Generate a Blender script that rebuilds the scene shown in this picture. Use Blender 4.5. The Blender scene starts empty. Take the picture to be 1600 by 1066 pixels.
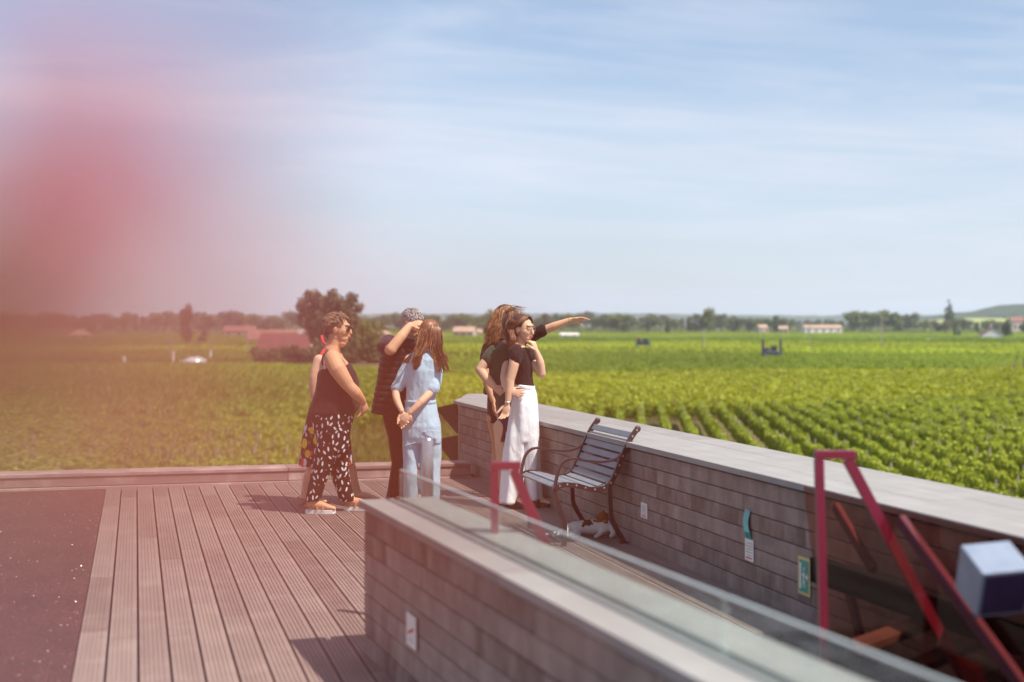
import bpy, bmesh, math, random
import numpy as np
from mathutils import Vector, Matrix, noise, Quaternion
random.seed(7); rnd = random.random
S = bpy.context.scene; COL = S.collection
R = math.radians
# ------------------------------------------------------------------ camera
TH = R(14.82); FPX = 2222.0; CAMZ = 1.56
cd = bpy.data.cameras.new('camera'); cam = bpy.data.objects.new('camera', cd); COL.objects.link(cam)
cam.location = (0, 0, CAMZ); cam.rotation_euler = (R(90) - math.atan(26 / FPX), 0, -TH)
cd.sensor_width = 36; cd.lens = 50; cd.clip_start = .02; cd.clip_end = 40000
cd.dof.use_dof = True; cd.dof.focus_distance = 11.6; cd.dof.aperture_fstop = 1.5
S.camera = cam
# ------------------------------------------------------------------ light
SUN_EL = 58.0; SUN_DIR = Vector((.656, -.755, 0)).normalized() * math.cos(R(SUN_EL)) + Vector((0, 0, math.sin(R(SUN_EL))))
w = bpy.data.worlds.new('World'); S.world = w; w.use_nodes = True
nt = w.node_tree; N = nt.nodes; L = nt.links; N.clear()
out = N.new('ShaderNodeOutputWorld'); bg = N.new('ShaderNodeBackground'); sky = N.new('ShaderNodeTexSky')
sky.sky_type = 'NISHITA'; sky.sun_disc = False; sky.sun_elevation = R(SUN_EL)
sky.sun_rotation = math.atan2(SUN_DIR.x, SUN_DIR.y); sky.air_density = 1.0; sky.dust_density = .7; sky.ozone_density = 3.5
bg.inputs['Strength'].default_value = .086
tc = N.new('ShaderNodeTexCoord'); sx = N.new('ShaderNodeSeparateXYZ'); L.new(tc.outputs['Generated'], sx.inputs[0])
def wm(op, a, b=None, c=None):
    n = N.new('ShaderNodeMath'); n.operation = op
    for i, v in enumerate((a, b, c)):
        if v is None: continue
        if isinstance(v, (int, float)): n.inputs[i].default_value = v
        else: L.new(v, n.inputs[i])
    return n.outputs[0]
zz = wm('ADD', wm('MAXIMUM', sx.outputs['Z'], 0.0), 0.10)
cx = N.new('ShaderNodeCombineXYZ'); L.new(wm('DIVIDE', sx.outputs['X'], zz), cx.inputs[0]); L.new(wm('DIVIDE', sx.outputs['Y'], zz), cx.inputs[1])
def cloud(scale, stretch, rot, det, lo, hi, seed, dist=.6):
    mp = N.new('ShaderNodeMapping'); mp.inputs['Rotation'].default_value = (0, 0, R(rot)); mp.inputs['Scale'].default_value = (scale, scale * stretch, 1)
    mp.inputs['Location'].default_value = (seed, seed * .7, 0); L.new(cx.outputs[0], mp.inputs[0])
    nz = N.new('ShaderNodeTexNoise'); nz.inputs['Scale'].default_value = 1; nz.inputs['Detail'].default_value = det
    nz.inputs['Roughness'].default_value = .55; nz.inputs['Distortion'].default_value = dist; L.new(mp.outputs[0], nz.inputs['Vector'])
    mr = N.new('ShaderNodeMapRange'); mr.interpolation_type = 'SMOOTHSTEP'; mr.inputs[1].default_value = lo; mr.inputs[2].default_value = hi
    L.new(nz.outputs['Fac'], mr.inputs[0]); return mr.outputs[0]
c1 = cloud(.42, 1.5, 34, 6, .38, .66, 3.1, .7)
c2 = cloud(.9, 2.8, 24, 7, .40, .80, 8.4, 1.4)
den = wm('MINIMUM', wm('ADD', wm('MULTIPLY', c1, .62), wm('MULTIPLY', c2, .30)), .88)
mx = N.new('ShaderNodeMix'); mx.data_type = 'RGBA'; L.new(den, mx.inputs[0]); L.new(sky.outputs[0], mx.inputs[6]); mx.inputs[7].default_value = (6.0, 6.1, 6.8, 1)
hzf = wm('MULTIPLY', wm('EXPONENT', wm('MULTIPLY', wm('MAXIMUM', sx.outputs['Z'], 0.0), -7.0)), .75); mh = N.new('ShaderNodeMix'); mh.data_type = 'RGBA'; L.new(hzf, mh.inputs[0]); L.new(mx.outputs[2], mh.inputs[6]); mh.inputs[7].default_value = (4.9, 5.5, 6.7, 1)
L.new(mh.outputs[2], bg.inputs['Color']); L.new(bg.outputs[0], out.inputs['Surface'])
sd = bpy.data.lights.new('sun', 'SUN'); sd.energy = 4.2; sd.angle = R(.53); sd.color = (1, .93, .82)
so = bpy.data.objects.new('sun', sd); COL.objects.link(so); so.rotation_euler = SUN_DIR.to_track_quat('Z', 'Y').to_euler()
S.view_settings.view_transform = 'Standard'; S.view_settings.look = 'None'; S.view_settings.exposure = .74; S.view_settings.gamma = 1
S.render.engine = 'CYCLES'; S.cycles.max_bounces = 8; S.cycles.transparent_max_bounces = 24; S.cycles.use_denoising = True
S.cycles.volume_bounces = 3

# ------------------------------------------------------------------ placing helpers
FWD = Vector((math.sin(TH), math.cos(TH), 0)); RGT = Vector((math.cos(TH), -math.sin(TH), 0))
_p = math.atan(26 / FPX)
_f = FWD * math.cos(_p) - Vector((0, 0, math.sin(_p))); _u = RGT.cross(_f)
def ray(x, y): return _f + RGT * ((x - 800) / FPX) - _u * ((y - 533) / FPX)
CP = Vector((0, 0, CAMZ))
def onz(x, y, z=0.0): r = ray(x, y); return CP + r * ((z - CAMZ) / r.z)
def uv(u, v, z=-4.7): p = RGT * u + FWD * v; return Vector((p.x, p.y, z))
def proj(p):
    d = Vector(p) - CP; k = d.dot(_f)
    if k < .1: return (-9999, -9999, k)
    return (800 + FPX * d.dot(RGT) / k, 533 - FPX * d.dot(_u) / k, k)

# ------------------------------------------------------------------ material helpers
class MT:
    def __init__(s, name, rough=.6, metal=0.0, spec=.5):
        s.m = bpy.data.materials.new(name); s.m.use_nodes = True; s.t = s.m.node_tree; s.N = s.t.nodes; s.L = s.t.links
        s.b = s.N['Principled BSDF']; s.b.inputs['Roughness'].default_value = rough; s.b.inputs['Metallic'].default_value = metal
        s.b.inputs['Specular IOR Level'].default_value = spec; s.tc = s.N.new('ShaderNodeTexCoord')
    def vec(s, scale=(1, 1, 1), src='Object', rot=(0, 0, 0), off=None):
        mp = s.N.new('ShaderNodeMapping'); mp.inputs['Scale'].default_value = scale; mp.inputs['Rotation'].default_value = rot
        o = s.tc.outputs[src] if isinstance(src, str) else src
        s.L.new(o, mp.inputs[0])
        if off is not None: s.L.new(off, mp.inputs['Location'])
        return mp.outputs[0]
    def noise(s, v, scale=5, det=4, rough=.55, dist=0):
        n = s.N.new('ShaderNodeTexNoise'); n.inputs['Scale'].default_value = scale; n.inputs['Detail'].default_value = det
        n.inputs['Roughness'].default_value = rough; n.inputs['Distortion'].default_value = dist; s.L.new(v, n.inputs['Vector']); return n.outputs['Fac']
    def ramp(s, f, stops):
        r = s.N.new('ShaderNodeValToRGB'); s.L.new(f, r.inputs[0]); e = r.color_ramp.elements
        while len(e) < len(stops): e.new(.5)
        for i, (p, c) in enumerate(stops): e[i].position = p; e[i].color = (*c, 1) if len(c) == 3 else c
        return r.outputs[0]
    def mix(s, f, a, b, mode='MIX'):
        n = s.N.new('ShaderNodeMix'); n.data_type = 'RGBA'; n.blend_type = mode
        for i, v in ((0, f), (6, a), (7, b)):
            if isinstance(v, (int, float)): n.inputs[i].default_value = v
            elif isinstance(v, tuple): n.inputs[i].default_value = (*v, 1)
            else: s.L.new(v, n.inputs[i])
        return n.outputs[2]
    def math(s, op, a, b=None, c=None):
        n = s.N.new('ShaderNodeMath'); n.operation = op
        for i, v in enumerate((a, b, c)):
            if v is None: continue
            if isinstance(v, (int, float)): n.inputs[i].default_value = v
            else: s.L.new(v, n.inputs[i])
        return n.outputs[0]
    def col(s, c):
        if isinstance(c, tuple): s.b.inputs['Base Color'].default_value = (*c, 1)
        else: s.L.new(c, s.b.inputs['Base Color'])
        return s
    def bump(s, h, dist=.002, st=.6):
        n = s.N.new('ShaderNodeBump'); n.inputs['Distance'].default_value = dist; n.inputs['Strength'].default_value = st
        s.L.new(h, n.inputs['Height']); s.L.new(n.outputs[0], s.b.inputs['Normal']); return s
    def rnd(s): return s.N.new('ShaderNodeObjectInfo').outputs['Random']
    def attr(s, name, kind='GEOMETRY'):
        n = s.N.new('ShaderNodeAttribute'); n.attribute_name = name; n.attribute_type = kind; return n
def flat(name, c, rough=.6, metal=0.0, var=.12, sc=8, spec=.5):
    m = MT(name, rough, metal, spec); n = m.noise(m.vec(), sc, 3)
    a = tuple(x * (1 - var) for x in c); b = tuple(min(1, x * (1 + var)) for x in c)
    m.col(m.ramp(n, [(.3, a), (.7, b)])); return m.m
def wood(name, c0, c1, c2, grain=(6, 1.2, 40), rough=.75, bloom=.55, streak=False):
    """weathered board: every board its own tone, long grain, silver bloom"""
    m = MT(name, rough, 0, .3); r = m.rnd(); g = m.noise(m.vec(grain, off=m.math('MULTIPLY', r, 37)), 1.0, 6, .6)
    base = m.ramp(r, [(0, c0), (.35, c1), (.7, c2), (1, c1)])
    blot = m.noise(m.vec((1.3, 1.3, 1.3), off=m.math('MULTIPLY', r, 11)), 3, 4)
    x = m.mix(m.math('MULTIPLY', g, .5), base, tuple(v * .45 for v in c0))
    stk = m.noise(m.vec((7, 7, 3.0), off=m.math('MULTIPLY', r, 5)), 1, 5, .65) if streak else None
    if stk is not None: x = m.mix(m.ramp(stk, [(.45, (0, 0, 0)), (.72, (.38, .38, .38))]), x, tuple(min(1, v * 1.8) for v in c2)); x = m.mix(m.ramp(stk, [(.28, (.35, .35, .35)), (.42, (0, 0, 0))]), x, tuple(v * .5 for v in c0))
    x = m.mix(m.ramp(blot, [(.48, (0, 0, 0)), (.78, (bloom,) * 3)]), x, tuple(min(1, v * 1.7) for v in c2))
    m.col(x).bump(g, .0015, .5); return m.m
DECKW = wood('deck_timber', (.22, .145, .125), (.27, .19, .165), (.31, .225, .195), (30, 1.0, 30), .75, .22)
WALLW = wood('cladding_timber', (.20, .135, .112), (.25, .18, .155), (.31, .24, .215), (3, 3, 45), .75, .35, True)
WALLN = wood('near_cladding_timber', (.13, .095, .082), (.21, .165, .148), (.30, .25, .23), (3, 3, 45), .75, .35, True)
COPE = wood('silvered_coping_timber', (.27, .25, .24), (.31, .295, .285), (.35, .34, .33), (14, .7, 14), .75, .15)
KERB = wood('kerb_timber', (.30, .20, .18), (.36, .25, .23), (.42, .33, .31), (1.0, 20, 20))
DARK = flat('dark_recess', (.012, .008, .007), .9)
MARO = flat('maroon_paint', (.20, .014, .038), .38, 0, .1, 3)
MARD = flat('shaded_maroon_paint', (.09, .008, .018), .75)  # darker copy of the maroon, with the braces' shade put into the colour
BLK = flat('black_steel', (.008, .008, .008), .9, 0, .1, 8, .1)

# ------------------------------------------------------------------ object helpers
def link(name, me, mat=None, parent=None):
    o = bpy.data.objects.new(name, me); COL.objects.link(o)
    if mat is not None and len(me.materials) == 0:
        for m in (mat if isinstance(mat, (list, tuple)) else [mat]): me.materials.append(m)
    if parent is not None: o.parent = parent
    return o
def bobj(name, bm, mat=None, parent=None, smooth=False):
    me = bpy.data.meshes.new(name); bm.normal_update(); bm.to_mesh(me); bm.free()
    if smooth: me.shade_smooth()
    return link(name, me, mat, parent)
def tag(o, label=None, cat=None, group=None, kind=None):
    for k, v in (('label', label), ('category', cat), ('group', group), ('kind', kind)):
        if v: o[k] = v
    return o
def empty(name, loc=(0, 0, 0), rz=0, label=None, cat=None, group=None):
    o = bpy.data.objects.new(name, None); COL.objects.link(o); o.location = loc; o.rotation_euler = (0, 0, rz); o.empty_display_size = .1
    return tag(o, label, cat, group)
def box(bm, x0, x1, y0, y1, z0, z1, M=None, bev=0):
    vs = [bm.verts.new((x, y, z)) for z in (z0, z1) for y in (y0, y1) for x in (x0, x1)]
    fs = [bm.faces.new([vs[i] for i in q]) for q in ((0, 2, 3, 1), (4, 5, 7, 6), (0, 1, 5, 4), (2, 6, 7, 3), (0, 4, 6, 2), (1, 3, 7, 5))]
    if bev: bmesh.ops.bevel(bm, geom=list({e for f_ in fs for e in f_.edges}), offset=bev, segments=1, affect='EDGES')
    if M is not None:
        for v in vs:
            if v.is_valid: v.co = M @ v.co
    return fs
def frame_axes(d, ref):
    d = d.normalized(); a = ref - d * ref.dot(d)
    if a.length < 1e-4: a = Vector((1, 0, 0)) - d * d.x
    a.normalize(); return a, d.cross(a)
def loft(bm, pts, rad, n=10, ref=Vector((0, 1, 0)), cap=True, mat=0):
    """tube along pts; rad = number or (ra, rb), ra along ref-ish axis"""
    pts = [Vector(p) for p in pts]; rings = []
    a = None
    for i, p in enumerate(pts):
        d = (pts[min(i + 1, len(pts) - 1)] - pts[max(i - 1, 0)])
        if d.length < 1e-7: d = Vector((0, 0, 1))
        a, b = frame_axes(d, a if a is not None else Vector(ref))
        r = rad[i] if isinstance(rad, (list, tuple)) else rad
        ra, rb = r if isinstance(r, (list, tuple)) else (r, r)
        rings.append([bm.verts.new(p + a * (ra * math.cos(2 * math.pi * k / n)) + b * (rb * math.sin(2 * math.pi * k / n))) for k in range(n)])
    for i in range(len(rings) - 1):
        for k in range(n):
            f_ = bm.faces.new((rings[i][k], rings[i][(k + 1) % n], rings[i + 1][(k + 1) % n], rings[i + 1][k])); f_.material_index = mat
    if cap:
        bm.faces.new(rings[0][::-1]).material_index = mat; bm.faces.new(rings[-1]).material_index = mat
    return rings
def ellip(bm, c, r, rot=None, seg=14, rings=9):
    M = Matrix.Translation(Vector(c)) @ (rot.to_4x4() if rot is not None else Matrix.Identity(4)) @ Matrix.Diagonal((r[0], r[1], r[2], 1))
    bmesh.ops.create_uvsphere(bm, u_segments=seg, v_segments=rings, radius=1, matrix=M)
def smooth_path(pts, sub=4):
    P = [Vector(p) for p in pts]; o = []
    for i in range(len(P) - 1):
        p0 = P[max(i - 1, 0)]; p1 = P[i]; p2 = P[i + 1]; p3 = P[min(i + 2, len(P) - 1)]
        for k in range(sub):
            t = k / sub; o.append(.5 * ((2 * p1) + (p2 - p0) * t + (2 * p0 - 5 * p1 + 4 * p2 - p3) * t * t + (3 * p1 - p0 - 3 * p2 + p3) * t ** 3))
    o.append(P[-1]); return o
def prism(bm, poly, z0, z1):
    a = [bm.verts.new((x, y, z0)) for x, y in poly]; b = [bm.verts.new((x, y, z1)) for x, y in poly]; n = len(poly)
    bm.faces.new(a[::-1]); bm.faces.new(b)
    for i in range(n): bm.faces.new((a[i], a[(i + 1) % n], b[(i + 1) % n], b[i]))
def boxmesh(name, *a, bev=0):
    bm = bmesh.new(); box(bm, *a, bev=bev); bm.normal_update(); me = bpy.data.meshes.new(name); bm.to_mesh(me); bm.free(); return me

# ================================================================== TERRACE
PITCH = .1437; XL = -.28; YK = 14.12; XW = 3.40; YEND = 15.4
deck = empty('deck'); deck['kind'] = 'structure'
bm = bmesh.new(); box(bm, XL + .01, 3.39, -2.0, 15.2, -.30, -.045); bobj('substructure', bm, DARK, deck)
def plank_mesh(Ln):
    wd = PITCH - .011; bm = bmesh.new(); prof = [(0, -.024)]; ng = 6; gw = .0085; x = .006
    prof.append((0, -.002)); prof.append((.002, 0))
    st = (wd - .008) / ng
    for k in range(ng):
        a = .004 + k * st
        prof += [(a + st - gw - .001, 0), (a + st - gw, -.0045), (a + st - .002, -.0045), (a + st - .001, 0)] if k < ng - 1 else []
    prof += [(wd - .002, 0), (wd, -.002), (wd, -.024)]
    A = [bm.verts.new((p[0], 0, p[1])) for p in prof]; B = [bm.verts.new((p[0], Ln, p[1])) for p in prof]
    for i in range(len(prof) - 1): bm.faces.new((A[i], A[i + 1], B[i + 1], B[i]))
    bm.faces.new(A); bm.faces.new(B[::-1]); bmesh.ops.recalc_face_normals(bm, faces=bm.faces)
    me = bpy.data.meshes.new('deck_plank'); bm.to_mesh(me); bm.free(); me.materials.append(DECKW); return me
PM = {}
HOLE = (1.93, 3.36, 2.2, 6.62)
nrow = int((3.40 - XL) / PITCH)
for i in range(nrow):
    x = XL + i * PITCH; y = YK - .012; ymin = 3.2
    first = True
    while y > ymin:
        Ln = random.choice([1.6, 2.0, 2.4]) if not first else random.choice([.8, 1.4, 2.0]); first = False
        inh = x > HOLE[0] - .05
        if inh and y - Ln < HOLE[3]:
            Ln = round(y - HOLE[3], 3)
            if Ln < .02: break
            y0 = HOLE[3]
        else: y0 = y - Ln
        key = round(Ln - .003, 3)
        if key not in PM: PM[key] = plank_mesh(key)
        o = link('deck_plank', PM[key], None, deck); o.location = (x + .0055, y0, random.uniform(-.0012, .0012)); o.rotation_euler = (0, random.uniform(-.003, .003), 0)
        y = y0
        if inh and y <= HOLE[3] + .001: break
# edging strip between the gravel and the boards, and the end board against the kerb
xe = XL + nrow * PITCH + .004
for y0, y1 in ((6.62, 9.1), (9.1, 11.6), (11.6, YK - .012)): link('edge_board', boxmesh('edge_board', xe, 3.396, y0 + .002, y1 - .002, -.03, .003, bev=.002), DECKW, deck)
bm = bmesh.new()
for i in range(nrow):
    for j in range(16):
        y = 4.3 + j * .62; x = XL + i * PITCH + .0055
        if x > HOLE[0] - .05 and y < HOLE[3]: continue
        for dx_ in (.028, .104):
            q = [bm.verts.new((x + dx_ + .0042 * math.cos(t), y + .0042 * math.sin(t), -.0028)) for t in (0, 1.05, 2.09, 3.14, 4.19, 5.24)]; bm.faces.new(q)
o = bobj('deck_screws', bm, flat('screw_steel', (.05, .045, .04), .4, .6), deck); o['kind'] = 'stuff'
# kerb at the far end
kerb = empty('timber_kerb', (0, YK, 0)); kerb['kind'] = 'structure'
xs = [-9.2, -6.8, -4.4, -1.95, 1.45, 3.30]
for a, b in zip(xs[:-1], xs[1:]):
    link('coping_board', boxmesh('coping_board', a + .002, b - .002, -.012, .34, .112, .146, bev=.004), KERB, kerb)
    link('fascia_board', boxmesh('fascia_board', a + .002, b - .002, .0, .03, .022, .108, bev=.002), KERB, kerb)
    link('base_board', boxmesh('base_board', a + .002, b - .002, -.05, .03, -.03, .016, bev=.002), KERB, kerb)
bm = bmesh.new(); box(bm, -9.2, 3.29, .031, .32, -.5, .11); bobj('kerb_core', bm, DARK, kerb)

# red-brown resin gravel roof surface on the left
GR = MT('red_gravel', .85, 0, .4); v = GR.vec(); 
vo = GR.N.new('ShaderNodeTexVoronoi'); vo.inputs['Scale'].default_value = 130; GR.L.new(v, vo.inputs['Vector'])
rc = GR.ramp(vo.outputs['Color'], [(0, (.040, .012, .010)), (.55, (.090, .030, .025)), (.9, (.15, .058, .048)), (1, (.30, .19, .17))])
GR.col(GR.mix(GR.ramp(GR.noise(v, 2.2, 3), [(.35, (0, 0, 0)), (.7, (.6, .6, .6))]), rc, (.055, .018, .016))).bump(vo.outputs['Distance'], .004, .9)
bm = bmesh.new(); box(bm, -9.2, XL, -2, YK - .052, -.3, -.006); o = bobj('gravel_bed', bm, GR.m); o['kind'] = 'structure'
bm = bmesh.new()
for k in range(24000):
    y = 3.5 + (YK - 3.6) * rnd(); x = XL - .01 - 4.2 * rnd() ** 1.2
    px = proj((x, y, 0))
    if px[0] < -40: continue
    s = random.uniform(.0025, .007); a = rnd() * 6.28; q = [bm.verts.new((x + s * math.cos(a + t), y + s * math.sin(a + t), -.007 + rnd() * .001)) for t in (0, 2.1, 4.2)]
    t = bm.verts.new((x + random.uniform(-.3, .3) * s, y + random.uniform(-.3, .3) * s, -.006 + s * random.uniform(.6, 1.1)))
    mi = 0 if rnd() < .93 else (1 if rnd() < .6 else 2)
    for i in range(3): bm.faces.new((q[i], q[(i + 1) % 3], t)).material_index = mi
o = bobj('gravel_stones', bm, [flat('stone_dark', (.09, .04, .04), .6), flat('stone_pale', (.55, .48, .46), .25), flat('stone_red', (.40, .04, .04), .3)]); o['kind'] = 'stuff'
# terrace body below
bm = bmesh.new(); box(bm, -9.2, 3.9, -2.5, 14.4, -6.5, -.31); o = bobj('terrace_body', bm, flat('render_dark', (.16, .13, .12), .9)); o['kind'] = 'structure'

# ---------------- right parapet wall
rw = empty('parapet_wall', (3.4, 9, 0), 0, 'long low parapet wall of brown boards with broad silvery coping beside the bench', 'wall')
def wall_boards(parent, O, D, Nrm, length, rows, pitch, zbase, mat, lens, skew=0, ncol=None, hole=None):
    """boards on a face: O start, D unit direction, Nrm unit outward"""
    rz = math.atan2(D.y, D.x); cache = {}
    for r_ in range(rows):
        s = -rnd() * lens[0] * .9
        while s < length:
            Ln = random.uniform(*lens); Ln = round(Ln * 5) / 5 if lens[1] > 1 else round(Ln * 10) / 10
            a = max(s, 0.0); b = min(s + Ln, length); s += Ln
            if b - a < .05: continue
            k = round(b - a, 2)
            if k not in cache:
                me = boxmesh('cladding_board', .0015, k - .0015, -.024, 0, 0, pitch - .0055, bev=.0018); me.materials.append(mat); cache[k] = me
            o = link('cladding_board', cache[k], None, parent)
            p = O + D * a + Nrm * random.uniform(-.0015, .0015) ; o.location = (p.x - parent.location.x, p.y - parent.location.y, zbase + r_ * pitch); o.rotation_euler = (0, 0, rz)
# core and cladding (face looks towards -X); boards lie on the -Y local side so D must run towards -Y.. use D=(0,-1): left normal = +X
bm = bmesh.new(); prism(bm, [(3.425, 1.0), (4.05, 1.0), (4.05, 16.8), (3.80, 16.85), (3.425, 15.15)], -.6, .683); bobj('wall_core', bm, DARK, rw).location = (-3.4, -9, 0)
wall_boards(rw, Vector((3.40, 1.0, 0)), Vector((0, 1, 0)), Vector((-1, 0, 0)), 14.15, 7, .0975, -.004, WALLW, (1.2, 2.2))
for o in rw.children:
    if o.name.startswith('cladding_board'): o.location.x += 0.0
# coping boards: three long courses
cyc = [(3.365, .255), (3.622, .235), (3.859, .245)]
for j, (x0, wd) in enumerate(cyc):
    y = 1.0
    while y < 16.9:
        Ln = random.choice([2.2, 2.8, 3.2]); yend = [15.22, 16.3, 17.0][j]
        b = min(y + Ln, yend)
        if b - y > .1:
            bm = bmesh.new(); xo = 4.10 if j == 2 else x0 + wd
            if b >= yend - .001:
                e = [(.0, 1.05), (.0, .72), (.0, -.05)][j]
                prism(bm, [(x0, y + .0015), (xo, y + .0015), (xo, b + e[1] - .35), (x0, b + e[0] - .35 + (0.35 if j == 0 else 0) )], .690, .724 + random.uniform(0, .0012))
            else: prism(bm, [(x0, y + .0015), (xo, y + .0015), (xo, b - .0015), (x0, b - .0015)], .690, .724 + random.uniform(0, .0012))
            bobj('coping_board', bm, COPE, rw).location = (-3.4, -9, 0)
        y = b
        if b >= yend: break
# angled end plates of dark weathered steel
CORT = flat('dark_corten', (.045, .022, .018), .6, .2)
def plate(bm, pts, t=.012):
    P = [Vector(p) for p in pts]; n = (P[1] - P[0]).cross(P[2] - P[0]).normalized() * t
    a = [bm.verts.new(p) for p in P]; b = [bm.verts.new(p + n) for p in P]; k = len(P)
    bm.faces.new(a[::-1]); bm.faces.new(b)
    for i in range(k): bm.faces.new((a[i], a[(i + 1) % k], b[(i + 1) % k], b[i]))
for (tz, mz, dx) in ((.70, .36, -.02), (.345, -.02, -.03)):
    bm = bmesh.new(); A = onz(698, 632, .70)
    plate(bm, [(3.40, 15.20, tz), (3.40, 15.20, mz), (3.24 + dx, 15.50, tz - .07)])
    for zz_ in (tz - .10, tz - .20): ellip(bm, (3.385, 15.20, zz_), (.012, .012, .012), seg=6, rings=4)
    bobj('end_plate', bm, CORT, rw).location = (-3.4, -9, 0)

# ---------------- near wall and glass screen
D = Vector((-.222, 3.18, 0)).normalized(); Nn = Vector((-D.y, D.x, 0))     # outward normal (towards -X)
O1 = Vector((1.0455, 6.70, 0)); ws = O1 - D * 6.2
nw = empty('near_wall', ws, 0, 'blurred near board wall with pale coping that carries the glass screen', 'wall')
def NP(s, t, z): p = D * s - Nn * t; return (p.x, p.y, z)   # s along from start, t inwards from face
bm = bmesh.new(); a, b, c, d_ = [NP(s, t, 0)[:2] for s, t in ((0, .026), (0, .34), (6.17, .34), (6.17, .026))]
prism(bm, [a, b, c, d_], -.4, .684); bobj('wall_core', bm, DARK, nw)
def nboards(s0, s1, t, flip=False):
    pass
cache = {}
for r_ in range(7):
    s = -rnd() * .4
    while s < 6.2:
        Ln = random.choice([.6, .9, 1.3, 1.7]); a = max(0, s); b = min(6.2, s + Ln); s += Ln
        if b - a < .05: continue
        k = round(b - a, 2)
        if k not in cache:
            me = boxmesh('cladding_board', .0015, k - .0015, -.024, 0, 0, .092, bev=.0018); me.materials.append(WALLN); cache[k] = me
        # local +y must point outwards = Nn when x axis = D
        o = link('cladding_board', cache[k], None, nw); j = random.uniform(-.003, .001)
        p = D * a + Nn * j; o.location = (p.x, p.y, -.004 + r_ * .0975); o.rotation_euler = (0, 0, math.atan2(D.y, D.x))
    me = boxmesh('end_board', .002, .336, 0, .024, 0, .092, bev=.0018)
    o = link('end_board', me, WALLN, nw); p = D * 6.172 + Nn * -.0; o.location = (p.x, p.y, -.004 + r_ * .0975); o.rotation_euler = (0, 0, math.atan2(-Nn.y, -Nn.x))
for s0, s1 in ((-.02, 2.0), (2.0, 4.1), (4.1, 6.23)):
    for t0, t1 in ((-.02, .150), (.185, .355)):
        bm = bmesh.new(); q = [NP(s, t, 0)[:2] for s, t in ((s0 + .0015, t0), (s0 + .0015, t1), (s1 - .0015, t1), (s1 - .0015, t0))]
        prism(bm, q, .688, .724); bobj('coping_board', bm, COPE, nw)
bm = bmesh.new(); q = [NP(s, t, 0)[:2] for s, t in ((0, .152), (0, .183), (6.1, .183), (6.1, .152))]; prism(bm, q, .685, .716); bobj('glass_channel', bm, flat('channel_alu', (.25, .26, .26), .45, .8), nw)
GLS = MT('dusty_glass', .05); GLS.N.remove(GLS.b)
gl = GLS.N.new('ShaderNodeBsdfGlossy'); gl.inputs['Roughness'].default_value = .06
tr = GLS.N.new('ShaderNodeBsdfTransparent'); tr.inputs[0].default_value = (.90, .95, .92, 1)
df = GLS.N.new('ShaderNodeBsdfDiffuse'); df.inputs[0].default_value = (.75, .78, .76, 1)
fr = GLS.N.new('ShaderNodeFresnel'); fr.inputs[0].default_value = 1.5
m1 = GLS.N.new('ShaderNodeMixShader'); m2 = GLS.N.new('ShaderNodeMixShader')
ge = GLS.N.new('ShaderNodeNewGeometry'); GLS.L.new(GLS.math('MULTIPLY', fr.outputs[0], GLS.math('SUBTRACT', 1.0, ge.outputs['Backfacing'])), m1.inputs[0]); GLS.L.new(tr.outputs[0], m1.inputs[1]); GLS.L.new(gl.outputs[0], m1.inputs[2])
gv = GLS.vec(); sp = GLS.ramp(GLS.noise(gv, 90, 2, .5), [(.62, (.05, .05, .05)), (.74, (.6, .6, .6))]); st = GLS.ramp(GLS.noise(GLS.vec((3, 3, 14)), 2, 5), [(.35, (.02, .02, .02)), (.75, (.20, .20, .20))])
GLS.L.new(GLS.mix(1.0, sp, st, 'LIGHTEN'), m2.inputs[0]); GLS.L.new(m1.outputs[0], m2.inputs[1]); GLS.L.new(df.outputs[0], m2.inputs[2])
GLS.L.new(m2.outputs[0], GLS.N['Material Output'].inputs[0])
EDG = flat('glass_edge', (.36, .40, .39), .2, 0, .1)
gs = empty('glass_screen', ws, 0, 'low dusty frameless glass screen standing along the top of the near wall', 'glass screen')
joints = [0.0, 1.2, 2.83, 4.66, 6.16]
for a, b in zip(joints[:-1], joints[1:]):
    bm = bmesh.new(); q = [NP(s, t, 0)[:2] for s, t in ((a + .006, .162), (a + .006, .174), (b - .006, .174), (b - .006, .162))]
    prism(bm, q, .700, .866); pn = bobj('glass_pane', bm, GLS.m, gs)
    bm = bmesh.new(); q = [NP(s, t, 0)[:2] for s, t in ((a + .006, .161), (a + .006, .175), (b - .006, .175), (b - .006, .161))]
    prism(bm, q, .8665, .871); bobj('polished_edge', bm, EDG, pn)

# stainless post
bm = bmesh.new(); loft(bm, [(0, 0, 0), (0, 0, .955), (0, 0, .967), (0, 0, .972)], [.029, .029, .025, .010], 24)
o = bobj('steel_post', bm, flat('brushed_steel', (.62, .60, .60), .28, .9, .05, 60), None, True); o.location = (1.47, 7.27, -.001)
bm = bmesh.new(); loft(bm, [(0, 0, 0), (0, 0, .02)], [.06, .055], 20); bobj('base_flange', bm, o.data.materials[0], o)
tag(o, 'round brushed steel post standing behind the end of the near wall', 'post')

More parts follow.
